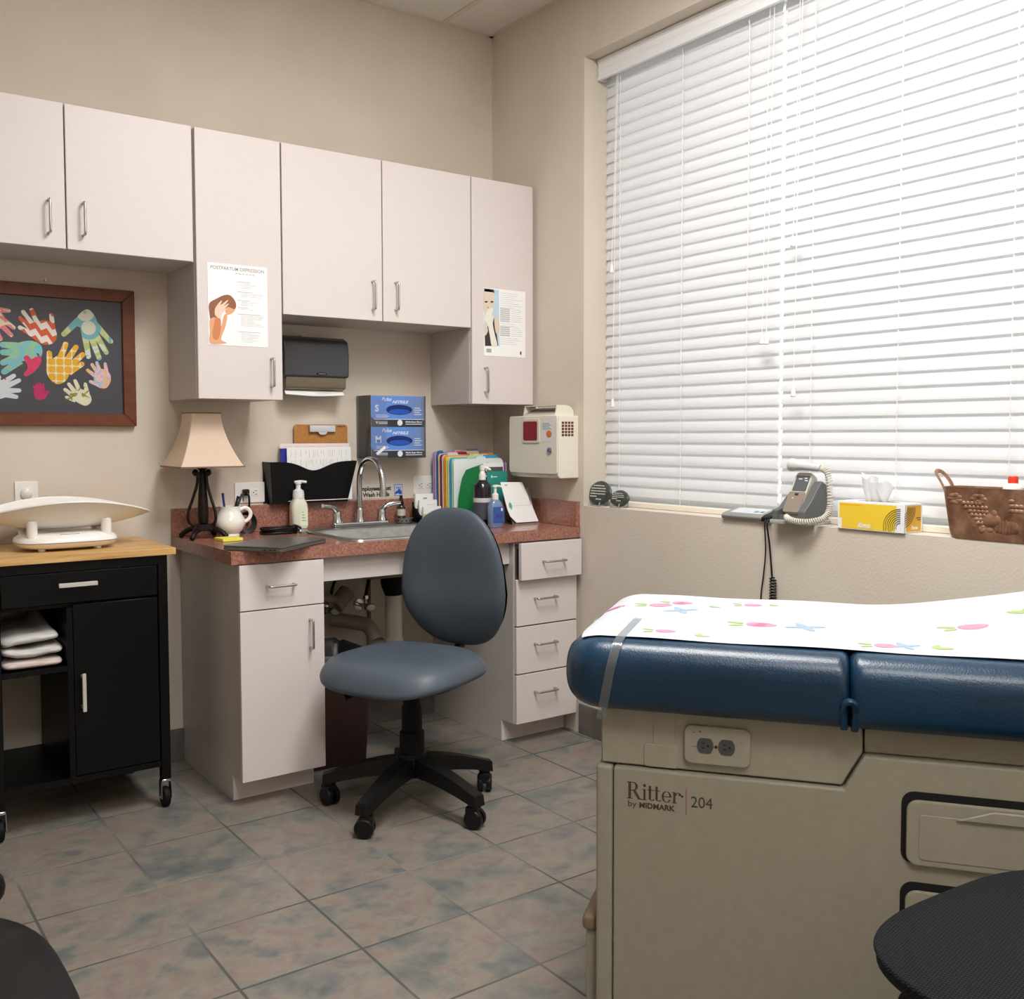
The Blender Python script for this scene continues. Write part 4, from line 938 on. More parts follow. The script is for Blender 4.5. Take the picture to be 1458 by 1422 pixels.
# ------------------------------------------------------------------ blinds
def translucent(name, col, tr, rough=.5):
    m = mat(name, col, rough); t = NT(m); out = m.node_tree.nodes['Material Output']
    tl = t.n('ShaderNodeBsdfTranslucent'); tl.inputs[0].default_value = rgb(col)
    mx = t.n('ShaderNodeMixShader'); mx.inputs[0].default_value = tr
    t.l(t.b.outputs[0], mx.inputs[1]); t.l(tl.outputs[0], mx.inputs[2]); t.l(mx.outputs[0], out.inputs['Surface'])
    return m
m_slat = translucent('blind_slat', (238, 238, 238), .30, .4)
m_cord = mat('blind_cord', (240, 240, 240), .6)
def blind(label, ya, yb, ladders, cords, valance):
    t = thing('window_blind', label, 'blind', (.11, (ya + yb) / 2, ZS))
    mb = MB(); xb = .115; pitch = .0436; zlo = .997; n = 39; w_ = .054
    tilt = math.radians(75); d = Vector((math.cos(tilt), math.sin(tilt))); nv = Vector((-math.sin(tilt), math.cos(tilt)))
    for k in range(n):
        zc = zlo + .02 + pitch * k; pr_ = []
        for j in range(7):
            s = (j / 6 - .5) * w_; bow = .0022 * (1 - (2 * j / 6 - 1) ** 2)
            pr_.append((xb + d.x * s + nv.x * bow, zc + d.y * s + nv.y * bow))
        jit = .0012 * math.sin(k * 2.3)
        th = [(x - nv.x * .0022, z - nv.y * .0022) for x, z in pr_]
        ring = pr_ + th[::-1]
        mb.loft([[Vector((x, ya + jit, z)) for x, z in ring], [Vector((x, yb + jit, z)) for x, z in ring]])
    obj('slats', mb, m_slat, t, angle=30)
    mb = MB(); mb.box(.088, .14, yb + .004, ya - .004, ZS + .0005, ZS + .02, .003, 2); obj('bottom_rail', mb, mat('blind_rail', (234, 228, 212), .4), t)
    mb = MB(); mb.box(.092, .15, yb + .004, ya - .004, 2.70, 2.749, .002, 1); obj('head_rail', mb, m_white, t)
    for y in ladders:
        mb = MB()
        for x in (.0905, .1395): mb.tube([(x, y, ZS + .015), (x, y, 2.71)], .0011, 6, smooth=False)
        for k in range(n): mb.tube([(.0905, y + .004, zlo + .0 + pitch * k), (.0925, y - .002, zlo + .03 + pitch * k)], .0012, 5, smooth=False)
        obj('ladder_cord', mb, m_cord, t)
    for y, z in cords:
        mb = MB(); mb.tube([(.06, y, z + .035), (.072, y, 2.2), (.085, y, 2.715)], .0013, 6, sub=4)
        c = obj('pull_cord', mb, m_cord, t)
        mb = MB(); mb.lathe([(.0025, .036), (.006, .03), (.0085, .008), (.009, .003), (.007, 0), (0, 0)], (.06, y, z), 14); obj('tassel', mb, m_white, c)
    if valance:
        prof = [(.064, 2.749), (.064, 2.738), (.069, 2.732), (.069, 2.712), (.065, 2.707), (.069, 2.70), (.069, 2.684), (.064, 2.678), (.064, 2.668), (.078, 2.668), (.078, 2.749)]
        mb = MB(); mb.prism([(x, YW - .006, z) for x, z in prof], (0, YW2 - YW + .012, 0)); mb.prism([(.078, YW - .006, 2.668), (.15, YW - .006, 2.668), (.15, YW - .006, 2.749), (.078, YW - .006, 2.749)], (0, -.006, 0))
        obj('valance', mb, mat('valance_white', (242, 243, 244), .45), t)
    return t
blind('white horizontal slat blind on the left half of the window, nearest the corner', YW - .012, -1.5355, (-.757, -1.096, -1.41), ((-.742, 1.884), (-.75, 1.347), (-1.503, 1.543), (-1.522, 1.541)), True)
blind('white horizontal slat blind on right half of the window, behind tissue box', -1.5465, -2.70, (-1.681, -1.994, -2.338, -2.63), ((-1.626, 1.853), (-1.636, 1.361)), False)

# ------------------------------------------------------------------ sill objects
m_stone = noisy('stone', (74, 80, 76), (52, 58, 56), 60, rough=.35, bump=.15)
def stone(label, cy, zt, hw, seed):
    t = thing('engraved_stone', label, 'stone', (.03, cy, ZS), 'engraved stones on the sill')
    z0 = ZS + .004; hh = (zt - z0) / 2; zc = z0 + hh; rnd = random.Random(seed)
    tilt = Matrix.Translation((.03, cy, z0)) @ Matrix.Rotation(.22, 4, 'Y') @ Matrix.Translation((0, 0, hh))
    F = tilt @ Matrix(((0, 0, -1, 0), (-1, 0, 0, 0), (0, 1, 0, 0), (0, 0, 0, 1)))
    mb = MB()
    def ol(a):
        c, s = math.cos(a), math.sin(a); k = 1 - .12 * s
        return (hw * c * (k if s > 0 else 1.0), hh * s * (1.0 if s > 0 else .98))
    mb.pillow(ol, lambda q: .011 * math.sqrt(max(0, 1 - q ** 4)), lambda q: -.011 * math.sqrt(max(0, 1 - q ** 4)), nr=8, nt=40, M=F); obj('stone', mb, m_stone, t, angle=60)
    mb = MB(); nl = 6 if seed == 1 else 5
    for k in range(nl):
        v = hh * (.52 - .22 * k); wmax = hw * (.62 if abs(v) < hh * .4 else .45)
        if k == nl - 1: spans = [(-hw * .1, hw * .35)]
        elif k == nl - 2: spans = [(-wmax, -wmax * .1)]
        else:
            spans = []; x = -wmax
            while x < wmax: L = rnd.uniform(.006, .014); spans.append((x, min(x + L, wmax))); x += L + .0025
        for a, b in spans:
            if b - a > .001: mb.box(a, b, v, v + hh * .085, .0098, .0116, M=F)
    obj('engraved_text', mb, mat('stone_text', (206, 208, 200), .7), t)
    mb = MB()
    for s in (-1, 1): mb.tube([(.012, cy + s * hw * .45, ZS + .018), (.012, cy + s * hw * .45, ZS + .002), (.055, cy + s * hw * .4, ZS + .002), (.066, cy + s * hw * .35, ZS + .035)], .0022, 8)
    mb.box(.012, .05, cy - hw * .5, cy + hw * .5, ZS + .0005, ZS + .003)
    obj('display_stand', mb, thin_glass('stand_clear', (226, 224, 220), .35, .05), t)
stone('larger grey engraved stone on a clear stand at left end of the window sill', -.697, 1.052, .071, 1)
stone('smaller grey engraved stone on a clear stand, right of the larger stone', -.82, 1.019, .055, 2)

# flat charging pad with pale screen
t = thing('monitor_pad', 'flat grey electronic unit with pale screen lying on the window sill', 'device', (.035, -1.5, ZS))
m_pad = mat('pad_grey', (150, 147, 143), .35, .2)
mb = MB(); mb.prism([(-.012, -1.395, ZS + .0005), (-.016, -1.395, ZS + .012), (-.006, -1.395, ZS + .02), (.066, -1.395, ZS + .038), (.07, -1.395, ZS + .0005)], (0, -.175, 0), .003, 2); obj('housing', mb, m_pad, t)
mb = MB(); mb.prism([(-.0165, -1.57, ZS + .0006), (-.0165, -1.57, ZS + .014), (-.004, -1.575, ZS + .0225), (.05, -1.575, ZS + .036), (.05, -1.572, ZS + .0006)], (0, -.035, 0), .003, 2); obj('end_cap', mb, m_black, t)
mb = MB(); mb.faces([(.002, -1.42, ZS + .0226), (.002, -1.56, ZS + .0226), (.056, -1.56, ZS + .0361), (.056, -1.42, ZS + .0361)], [(0, 3, 2, 1)]); mb.mi = 1
for a in (-1.52, -1.545): mb.faces([(.014, a + .008, ZS + .0259), (.014, a - .008, ZS + .0259), (.03, a - .008, ZS + .0299), (.03, a + .008, ZS + .0299)], [(0, 3, 2, 1)])
obj('screen', mb, [mat('screen_pale', (206, 212, 218), .25), mat('screen_mark', (110, 116, 124), .4)], t)
mb = MB(); mb.tube([(-.017, -1.592, ZS + .008), (-.024, -1.593, ZS - .01), (-.012, -1.588, .85), (-.007, -1.575, .76), (-.007, -1.566, .68), (-.008, -1.575, .5), (-.016, -1.6, .3), (-.02, -1.6, .013)], .0024, 8)
single('cable', mb, m_black, 'straight thin black cable hanging from the sill down the wall', 'cable', (-.02, -1.59, .9))
mb = MB(); mb.tube([(-.017, -1.602, ZS + .008), (-.026, -1.604, ZS - .01), (-.014, -1.606, .87), (-.012, -1.616, .765)], .003, 8)
mb.tube([(-.014 + .0095 * math.cos(k * 1.05), -1.621 + .0095 * math.sin(k * 1.05), .765 - .0016 * k) for k in range(0, 130)], .0028, 6, sub=1)
mb.tube([(-.014, -1.622, .56), (-.016, -1.626, .4), (-.02, -1.63, .013)], .003, 8)
single('coiled_cable', mb, m_black, 'black cable with coiled lower end hanging from the sill down the wall', 'cable', (-.02, -1.604, .9))

# doppler handset in its cradle
t = thing('fetal_doppler', 'grey handheld doppler in a dark cradle with white probe on the window sill', 'medical device', (.03, -1.7, ZS))
m_dg = mat('doppler_dark', (96, 98, 98), .45); m_lg = mat('doppler_light', (198, 196, 184), .4); m_tp = mat('doppler_taupe', (142, 128, 116), .45)
mb = MB()
for y0, y1, hk in ((-1.632, -1.655, .7), (-1.733, -1.762, 1.0)):
    mb.prism([(-.038, y0, ZS + .012), (-.038, y0, ZS + .045), (-.005, y0, ZS + .075 * hk), (.03, y0, ZS + .12 * hk), (.05, y0, ZS + .14 * hk), (.078, y0, ZS + .125 * hk), (.08, y0, ZS + .012)], (0, y1 - y0, 0), .004, 2)
mb.box(-.03, .078, -1.735, -1.652, ZS + .012, ZS + .03); mb.prism([(.03, -1.655, ZS + .02), (.055, -1.655, ZS + .12), (.078, -1.655, ZS + .12), (.08, -1.655, ZS + .02)], (0, -.08, 0))
obj('cradle', mb, m_dg, t)
mb = MB(); mb.box(-.044, .084, -1.772, -1.628, ZS + .0005, ZS + .014, .003, 2); obj('cradle_base', mb, mat('doppler_foot', (168, 168, 160), .45), t)
H = Matrix.Translation((-.022, -1.694, ZS + .036)) @ Matrix.Rotation(.50, 4, 'Y') @ FR(0, 0, 0)
mb = MB(); mb.prism([Vector(q) for q in rrect(.066, .15, .014, 4, 0, .075)], (0, 0, -.034), .006, 2, M=H); obj('handset', mb, m_lg, t)
mb = MB(); mb.prism([Vector(q) for q in rrect(.052, .055, .003, 3, .002, .108)], (0, 0, .0015), M=H); mb.mi = 1
for cx, cy, w_ in ((.014, .125, .01), (.016, .117, .008), (-.006, .122, .014), (.022, .116, .006)): mb.box(cx - w_ / 2, cx + w_ / 2, cy, cy + .003, .0015, .0019, M=H)
obj('face_panel', mb, [mat('doppler_face', (88, 92, 98), .35), m_white], t)
mb = MB(); mb.prism([Vector(q) for q in rrect(.064, .074, .006, 3, 0, .04)], (0, 0, .003), .001, 1, M=H); mb.mi = 1; mb.box(-.006, .008, .063, .071, .003, .0036, M=H); mb.mi = 2; mb.box(-.012, -.006, .052, .056, .003, .0036, M=H)
obj('lower_panel', mb, [m_tp, m_ink, mat('amber_led', (236, 206, 90), .4)], t)
mb = MB(); Pm = Matrix.Translation((.035, -1.646, ZS + .191)) @ Matrix.Rotation(PI / 2 + .07, 4, 'X')
mb.lathe([(.0, 0), (.019, .001), (.0215, .006), (.021, .014), (.0175, .03), (.0145, .045), (.013, .07), (.0125, .112), (.009, .118), (0, .118)], n=24, M=Pm); obj('probe', mb, mat('probe_grey', (206, 210, 208), .35), t)
mb = MB()
path = cat_path([(.035, -1.765, ZS + .183), (.028, -1.795, ZS + .17), (.022, -1.81, ZS + .12), (.018, -1.814, ZS + .06), (.0, -1.808, ZS + .028), (-.03, -1.785, ZS + .016), (-.05, -1.75, ZS + .014), (-.056, -1.715, ZS + .02), (-.045, -1.695, ZS + .03)], 40)
hp = []
for i, q in enumerate(path):
    d = (path[min(i + 1, len(path) - 1)] - path[max(i - 1, 0)]).normalized(); u = d.cross(Vector((1, .2, 0))).normalized(); v = d.cross(u); a = i * .98
    rr_ = .0085 * min(1, i / 12, (len(path) - 1 - i) / 12); hp.append(q + u * rr_ * math.cos(a) + v * rr_ * math.sin(a))
mb.tube(hp, .0024, 6, sub=2); obj('coiled_cord', mb, mat('cord_cream', (214, 210, 196), .5), t)

# tissue box
t = thing('tissue_box', 'yellow and white tissue box with wavy black lines on the window sill', 'tissue box', (.045, -1.98, ZS))
X0, X1, Y0, Y1, Z0, Z1 = -.008, .085, -2.088, -1.862, ZS + .0005, ZS + .086
mb = MB(); mb.box(X0, X1, Y0, Y1, Z0, Z1, .0008, 1); obj('carton', mb, m_paper, t)
m_ty = mat('tissue_yellow', (244, 206, 58), .5); m_ty2 = mat('tissue_gold', (228, 176, 40), .5)
F = FR(Y1, Z0, X0 - .0003)
mb = MB(); mb.prism([(.006, .034, 0), (.2, .034, 0), (.2, .08, 0), (.006, .08, 0)], (0, 0, .0002), M=F); mb.prism([(.015, .003, 0), (.196, .003, 0), (.196, .034, 0), (.015, .034, 0)], (0, 0, .0002), M=F)
mb.mi = 1; mb.box(.008, .085, .073, .0785, .0002, .0004, M=F)
mb.mi = 2; mb.text('Kleenex', .021, F @ Matrix.Translation((.072, .008, .0005)), bold=.0007, shear=.25, width=.045)
mb.mi = 3
for k in range(8):
    r = .014 + .0058 * k
    mb.tube([(.2135 + r * math.cos(a) * (1 if True else 1), .016 + r * 1.0 * math.sin(a), .0006) for a in [PI * (.5 + .62 * j / 12) for j in range(13)] if .2135 + r * math.cos(a) < .2215 and .016 + r * math.sin(a) > .002], .0009, 5, sub=2, M=F)
obj('printed_front', mb, [m_ty, mat('tissue_deep', (240, 190, 20), .5), m_white, m_ink], t)
E_ = Matrix(((1, 0, 0, X0), (0, 0, -1, Y0 - .0003), (0, 1, 0, Z0), (0, 0, 0, 1)))
mb = MB(); mb.box(.012, .085, .004, .08, 0, .0002, M=E_); mb.mi = 1
for k in range(7):
    r = .02 + .0062 * k; mb.tube([(-.004 + r * math.cos(a), .075 + r * math.sin(a), .0006) for a in [-PI * .5 * j / 10 for j in range(11)] if .0755 + r * math.sin(a) > .002 and -.004 + r * math.cos(a) > .0], .0007, 5, sub=2, M=E_)
mb.mi = 2; mb.text('Kleenex', .014, E_ @ Matrix.Translation((.036, .01, .0004)), bold=.0005, shear=.25, width=.034); mb.mi = 1
for k in range(2): mb.box(.06 + .004 * k, .082, .042 - .006 * k, .0445 - .006 * k, .0003, .0005, M=E_)
obj('printed_end', mb, [m_ty2, m_ink, m_white], t)
mb = MB(); mb.flat([(.038 + .022 * math.cos(a), -1.975 + .075 * math.sin(a), Z1 + .0004) for a in [2 * PI * k / 32 for k in range(32)]]); obj('slot', mb, mat('slot_grey', (150, 148, 142), .8), t)
mb = MB()
def tis(u, v, ph, yc, wy, h):
    a = u * 2 * PI; pinch = .30 + .7 * v ** .8; fold = .12 * math.sin(a * 4 + ph) * v + .06 * math.sin(a * 7 + 2 * ph) * v
    return Vector((.04 + .022 * pinch * math.cos(a) * (1 + fold), yc + wy * pinch * math.sin(a) * (1 + fold) * .9, Z1 + .0005 + h * v * (1 - .18 * math.sin(a * 2 + ph) - .12 * math.sin(3 * a))))
mb.grid(lambda u, v: tis(u, 1 - (1 - v) , .4, -1.965, .05, .062) if v < 1 else tis(u, 1, .4, -1.965, .05, .062), 64, 10)
mb.grid(lambda u, v: tis(u, v, 2.0, -1.94, .03, .068), 48, 8); mb.grid(lambda u, v: tis(u, v, 3.1, -1.99, .032, .05), 48, 8)
obj('tissue', mb, translucent('tissue_paper', (245, 245, 246), .3, .8), t, angle=80)

# copper planter and white bottle
t = thing('copper_planter', 'embossed copper planter with looped handle on the window sill', 'planter', (.035, -2.42, ZS))
def copper():
    m = mat('copper', (130, 92, 70), .48, .5); n = NT(m); v = n.coord()
    n.color(n.ramp(n.noise(v, 16, 5, .6, .4), [(.3, (112, 80, 60)), (.5, (152, 112, 88)), (.68, (184, 144, 118))])); n.bump(n.noise(v, 60, 4), .25, .002); return m
m_cop = copper()
yc = -2.425
def pr2(hy, hxx, z): return [Vector((.034 + p[0], yc + p[1], z)) for p in rrect(2 * hxx, 2 * hy, min(hxx, .028), 6)]
zb_, zt_ = ZS + .0005, 1.091
mb = MB(); mb.loft([pr2(.207, .036, zb_), pr2(.212, .039, zb_ + .02), pr2(.227, .048, zt_ - .004), pr2(.2285, .0495, zt_), pr2(.226, .047, zt_), pr2(.21, .037, zb_ + .02), pr2(.206, .034, zb_ + .004)], True, True, True)
obj('pot', mb, m_cop, t, angle=50)
mb = MB(); rnd = random.Random(5)
def fr(y, z): k = (z - zb_) / (zt_ - zb_); return Vector((.034 - .0365 - .0125 * k, y, z))
def bump(y, z, ry, rz, d=.005): p = fr(y, z); mb.ball((p.x + .001, p.y, p.z), (d * .62, ry, rz), 12)
for r_ in range(7):
    for c in range(6 - abs(r_ - 1) if r_ > 1 else 5 + r_): bump(-2.268 - .0125 * r_ * .7 - .0115 * c + .0035 * (r_ % 2), zt_ - .043 - .0105 * r_, .0068, .0068, .007)
for k in range(7): a = 2 * PI * k / 7; bump(-2.243 + .013 * math.cos(a), zt_ - .032 + .011 * math.sin(a), .01, .006, .004)
for k in range(6): a = 2 * PI * k / 6; bump(-2.31 + .014 * math.cos(a), zt_ - .03 + .009 * math.sin(a), .011, .006, .004)
bump(-2.345, zb_ + .058, .028, .02, .01); bump(-2.352, zb_ + .075, .01, .012, .006)
for k in range(7): bump(-2.385 - .0085 * (k - 3), zb_ + .042, .0075, .022 - .0012 * abs(k - 3), .0085 - .0006 * abs(k - 3))
bump(-2.318, zb_ + .03, .011, .011, .008); bump(-2.34, zb_ + .03, .01, .008, .006)
for k in range(9): bump(-2.40 - .012 * (k % 4), zb_ + .085 + .013 * (k // 4), .009, .006, .005)
for k in range(10): bump(-2.46 - .0115 * (k % 5), zb_ + .05 + .016 * (k // 5), .009, .009, .007)
for k in range(8): bump(-2.53 - .013 * (k % 4), zb_ + .06 + .02 * (k // 4), .011, .008, .006)
obj('embossed_fruit', mb, m_cop, t)
for s, yy in ((1, -2.2), (-1, -2.65)):
    mb = MB(); mb.tube([(.012, yy - s * .0, zt_ - .012), (.01, yy + s * .012, zt_ + .012), (.016, yy + s * .03, zt_ + .036), (.034, yy + s * .034, zt_ + .042), (.052, yy + s * .03, zt_ + .036), (.058, yy + s * .012, zt_ + .012), (.056, yy, zt_ - .012)], .0065, 10, flat=.45); obj('loop_handle', mb, m_cop, t)
bx_, by_ = .034, -2.38
t = thing('squeeze_bottle', 'white bottle with red cap standing inside the copper planter', 'bottle', (bx_, by_, ZS))
mb = MB(); mb.lathe([(0, .006), (.024, .006), (.026, .01), (.026, .142), (.022, .15), (.013, .156), (.0125, .16)], (bx_, by_, ZS), 28); obj('body', mb, m_white, t)
mb = MB(); mb.lathe([(.0128, .158), (.0128, .174), (.0105, .177), (0, .177)], (bx_, by_, ZS), 24); obj('cap', mb, mat('cap_red', (224, 60, 36), .4), t)
# ------------------------------------------------------------------ exam table (a along the table towards its head, b across, measured in world axes)
U = Vector((.6, -.8, 0)); V = Vector((.8, .6, 0))
T = Matrix(((U.x, V.x, 0, 0), (U.y, V.y, 0, 0), (0, 0, 1, 0), (0, 0, 0, 1)))
def TF(a, z, b): return T @ Matrix(((1, 0, 0, a), (0, 0, -1, b), (0, 1, 0, z), (0, 0, 0, 1)))
bf = -2.46; bk = -1.89; AH = 2.36
tb = thing('exam_table', 'beige medical exam table with dark blue vinyl top, Ritter lettering on its side', 'exam table', tuple(T @ Vector((1.7, -2.17, 0))))
m_tab = noisy('table_beige', (156, 151, 135), (152, 147, 131), 40, rough=.5, spec=.35)
m_tab2 = noisy('table_beige_light', (158, 153, 137), (154, 149, 133), 40, rough=.45, spec=.35)
def vinyl():
    m = mat('navy_vinyl', (14, 54, 84), .32, spec=.45, coat=.12, coat_r=.2); n = NT(m); v = n.coord()
    n.color(n.ramp(n.noise(v, 4, 3), [(.3, (6, 42, 66)), (.7, (12, 52, 78))]))
    w1 = n.noise(v, 300, 3); w2 = n.noise(n.coord((14, 14, 60)), 1.0, 2)
    n.bump(n.math('ADD', w1, n.math('MULTIPLY', w2, 1.2)), .22, .0025); return m
m_vin = vinyl()
mb = MB()
mb.prism([(1.044, bf, .0), (1.044, bf, .587), (1.473, bf, .587), (1.507, bf, .652), (AH, bf, .652), (AH, bf, 0)], (0, bk - bf, 0), .006, 2, M=T)
obj('body_shell', mb, m_tab, tb)
mb = MB(); mb.box(1.009, 1.0425, bf, bk, 0, .587, .008, 3, M=T); obj('foot_panel', mb, m_tab2, tb)
mb = MB(); mb.prism([(1.018, bf + .010, .59), (1.018, bf + .010, .702), (1.505, bf + .010, .702), (1.505, bf + .010, .655), (1.471, bf + .010, .59)], (0, bk - bf - .02, 0), .003, 1, M=T); obj('upper_panel', mb, m_tab2, tb)
mb = MB(); mb.box(1.508, AH - .01, bf + .02, bk - .02, .653, .702, .002, 1, M=T); obj('recessed_rail', mb, m_tab, tb)
mb = MB(); mb.prism([Vector(q) for q in rrect(.042, .075, .008, 3, 1.142 - .0, .70 - .03)], (0, 0, .002), .0012, 1, M=TF(0, 0, bf + .010)); mb.prism([Vector(q) for q in rrect(.066, .045, .006, 3, 1.136, .6135)], (0, 0, .0025), .0015, 1, M=TF(0, 0, bf + .010)); obj('blank_cover', mb, m_tab2, tb)
# power outlet
mb = MB(); mb.prism([Vector(q) for q in rrect(.124, .074, .014, 5, 1.244, .645)], (0, 0, .010), .003, 2, M=TF(0, 0, bf + .0095)); ot = obj('outlet_plate', mb, m_tab2, tb)
for cx in (1.222, 1.262):
    mb = MB(); mb.prism([Vector((cx + .0155 * math.cos(a), .645 + max(-.0145, min(.0145, .0175 * math.sin(a))), 0)) for a in [2 * PI * k / 28 for k in range(28)]], (0, 0, .002), M=TF(0, 0, bf)); mb.mi = 1
    for dz in (-.005, .004): mb.box(cx - .006, cx - .001, .645 + dz, .645 + dz + .0015, .002, .0026, M=TF(0, 0, bf))
    mb.box(cx + .004, cx + .007, .643, .647, .002, .0026, M=TF(0, 0, bf)); obj('socket', mb, [mat('socket_grey', (72, 72, 74), .45), m_blackm], ot)
mb = MB(); mb.lathe([(.003, 0), (.003, .001), (0, .001)], n=10, M=TF(1.242, .644, bf - .0002)); mb.mi = 1
mb.box(1.197, 1.203, .668, .6695, 0, .0006, M=TF(0, 0, bf - .0006)); mb.box(1.288, 1.291, .655, .657, 0, .0006, M=TF(0, 0, bf - .0006)); mb.box(1.197, 1.205, .641, .643, 0, .0006, M=TF(0, 0, bf - .0006))
mb.mi = 2; mb.box(1.21, 1.214, .67, .6725, 0, .0006, M=TF(0, 0, bf - .0006)); obj('markings', mb, [m_ink, m_mid_ink, mat('red_mark', (170, 50, 50), .5)], ot)
# lettering
mt = TF(0, 0, bf - .0003); mb = MB()
def R_(x0, x1, y0, y1): mb.box(x0, x1, y0, y1, 0, .0003, M=mt)
def ARC(cx, cy, rx, ry, a0, a1, th0, th1, n=14):
    o, i = [], []
    for k in range(n + 1):
        a = a0 + (a1 - a0) * k / n; th = th0 + (th1 - th0) * abs(math.cos(a))
        o.append((cx + rx * math.cos(a), cy + ry * math.sin(a), .0002)); i.append((cx + (rx - th) * math.cos(a), cy + (ry - th * .7) * math.sin(a), .0002))
    mb.faces([Vector(q) for q in o + i], [(k, k + 1, n + 2 + k, n + 1 + k) for k in range(n)], M=mt)
lx0, lb = 1.0715, .5265; Hc, Hx = .0335, .0215; sw = .0052
R_(lx0 + .003, lx0 + .003 + sw, lb, lb + Hc); R_(lx0, lx0 + .0115, lb, lb + .0014); R_(lx0, lx0 + .016, lb + Hc - .0014, lb + Hc)
ARC(lx0 + .012, lb + Hc - .0085, .0098, .0085, -PI / 2, PI / 2, .0014, .0052); R_(lx0 + .007, lx0 + .013, lb + Hc - .0175, lb + Hc - .0157)
mb.faces([Vector((lx0 + a, lb + b, .0002)) for a, b in ((.0115, Hc - .0165), (.0175, Hc - .0165), (.0275, .0), (.0215, 0))], [(0, 1, 2, 3)], M=mt); R_(lx0 + .0225, lx0 + .0305, lb, lb + .0014)
ix = lx0 + .0325
R_(ix, ix + .0042, lb, lb + Hx); R_(ix - .0022, ix + .0064, lb, lb + .0013); R_(ix - .0022, ix + .002, lb + Hx - .0013, lb + Hx); mb.ball((0, 0, 0), (.003, .003, .0002), 12, M=mt @ Matrix.Translation((ix + .002, lb + Hx + .007, 0)))
for tx in (ix + .0105, ix + .0235):
    R_(tx, tx + .0044, lb + .003, lb + Hx + .0075); R_(tx - .003, tx + .009, lb + Hx - .0014, lb + Hx); ARC(tx + .0062, lb + .0045, .0062, .0045, PI, 1.85 * PI, .0013, .0044)
ex = ix + .0365
ARC(ex + .0085, lb + Hx / 2, .0095, Hx / 2 + .0003, .0, PI, .0014, .0042); ARC(ex + .0085, lb + Hx / 2, .0095, Hx / 2 + .0003, PI, 1.82 * PI, .0014, .0042); R_(ex + .002, ex + .018, lb + Hx / 2 - .0005, lb + Hx / 2 + .001)
rx_ = ex + .0215
R_(rx_, rx_ + .0042, lb, lb + Hx); R_(rx_ - .0022, rx_ + .0068, lb, lb + .0013); R_(rx_ - .0022, rx_ + .002, lb + Hx - .0013, lb + Hx); ARC(rx_ + .0085, lb + Hx - .0065, .0055, .0065, .1 * PI, PI, .002, .003); mb.ball((0, 0, 0), (.0028, .0028, .0002), 12, M=mt @ Matrix.Translation((rx_ + .0125, lb + Hx - .004, 0)))
mb.ball((0, 0, 0), (.0024, .0024, .0002), 12, M=mt @ Matrix.Translation((1.179, .541, 0)))
mb.text('by', .0165, mt @ Matrix.Translation((1.074, .511, 0)), width=.0165); mb.text('MIDMARK', .0148, mt @ Matrix.Translation((1.096, .5105, 0)), bold=.0005, width=.0695)
mb.text('204', .031, mt @ Matrix.Translation((1.196, .5225, 0)), width=.0405)
mb.mi = 1; R_(1.1862, 1.1873, .505, .557)
obj('lettering', mb, [mat('letter_brown', (72, 60, 52), .5), mat('letter_red', (150, 66, 56), .5)], tb)
# drawers
for z0, z1 in ((.464, .596), (.262, .430), (.06, .228)):
    w_ = .56; h = z1 - z0; cx = 1.572 + w_ / 2; cz = (z0 + z1) / 2
    mb = MB(); mb.prism([Vector(q) for q in rrect(w_, h, .022, 6, cx, cz)], (0, 0, .0015), M=TF(0, 0, bf)); dr = obj('drawer', mb, mat('drawer_gap', (14, 13, 12), .9), tb, label='beige molded drawer in a dark recess')
    mb = MB(); mb.prism([Vector(q) for q in rrect(w_ - .008, h - .013, .02, 6, cx + .004, cz - .0065)], (0, 0, .010), .004, 2, M=TF(0, 0, bf - .001)); mb.prism([Vector(q) for q in rrect(w_ - .05, h - .05, .008, 4, cx + .004, cz - .0125)], (0, 0, .0015), .001, 1, M=TF(0, 0, bf - .011)); obj('drawer_front', mb, m_tab2, dr)
    mb = MB(); mb.prism([(1.66, z1 - .040, 0), (2.04, z1 - .040, 0), (2.04, z1 - .018, 0), (1.72, z1 - .018, 0)], (0, 0, .006), .002, 1, M=TF(0, 0, bf - .0125)); obj('finger_grip', mb, m_tab2, dr)
mb = MB(); mb.box(.982, 1.008, bf + .03, bk - .03, .001, .235, .008, 2, M=T); mb.mi = 1; mb.box(.976, 1.008, bf + .02, bk - .02, .236, .268, .01, 3, M=T); obj('step', mb, [m_tab2, mat('step_brown', (130, 112, 88), .5)], tb)
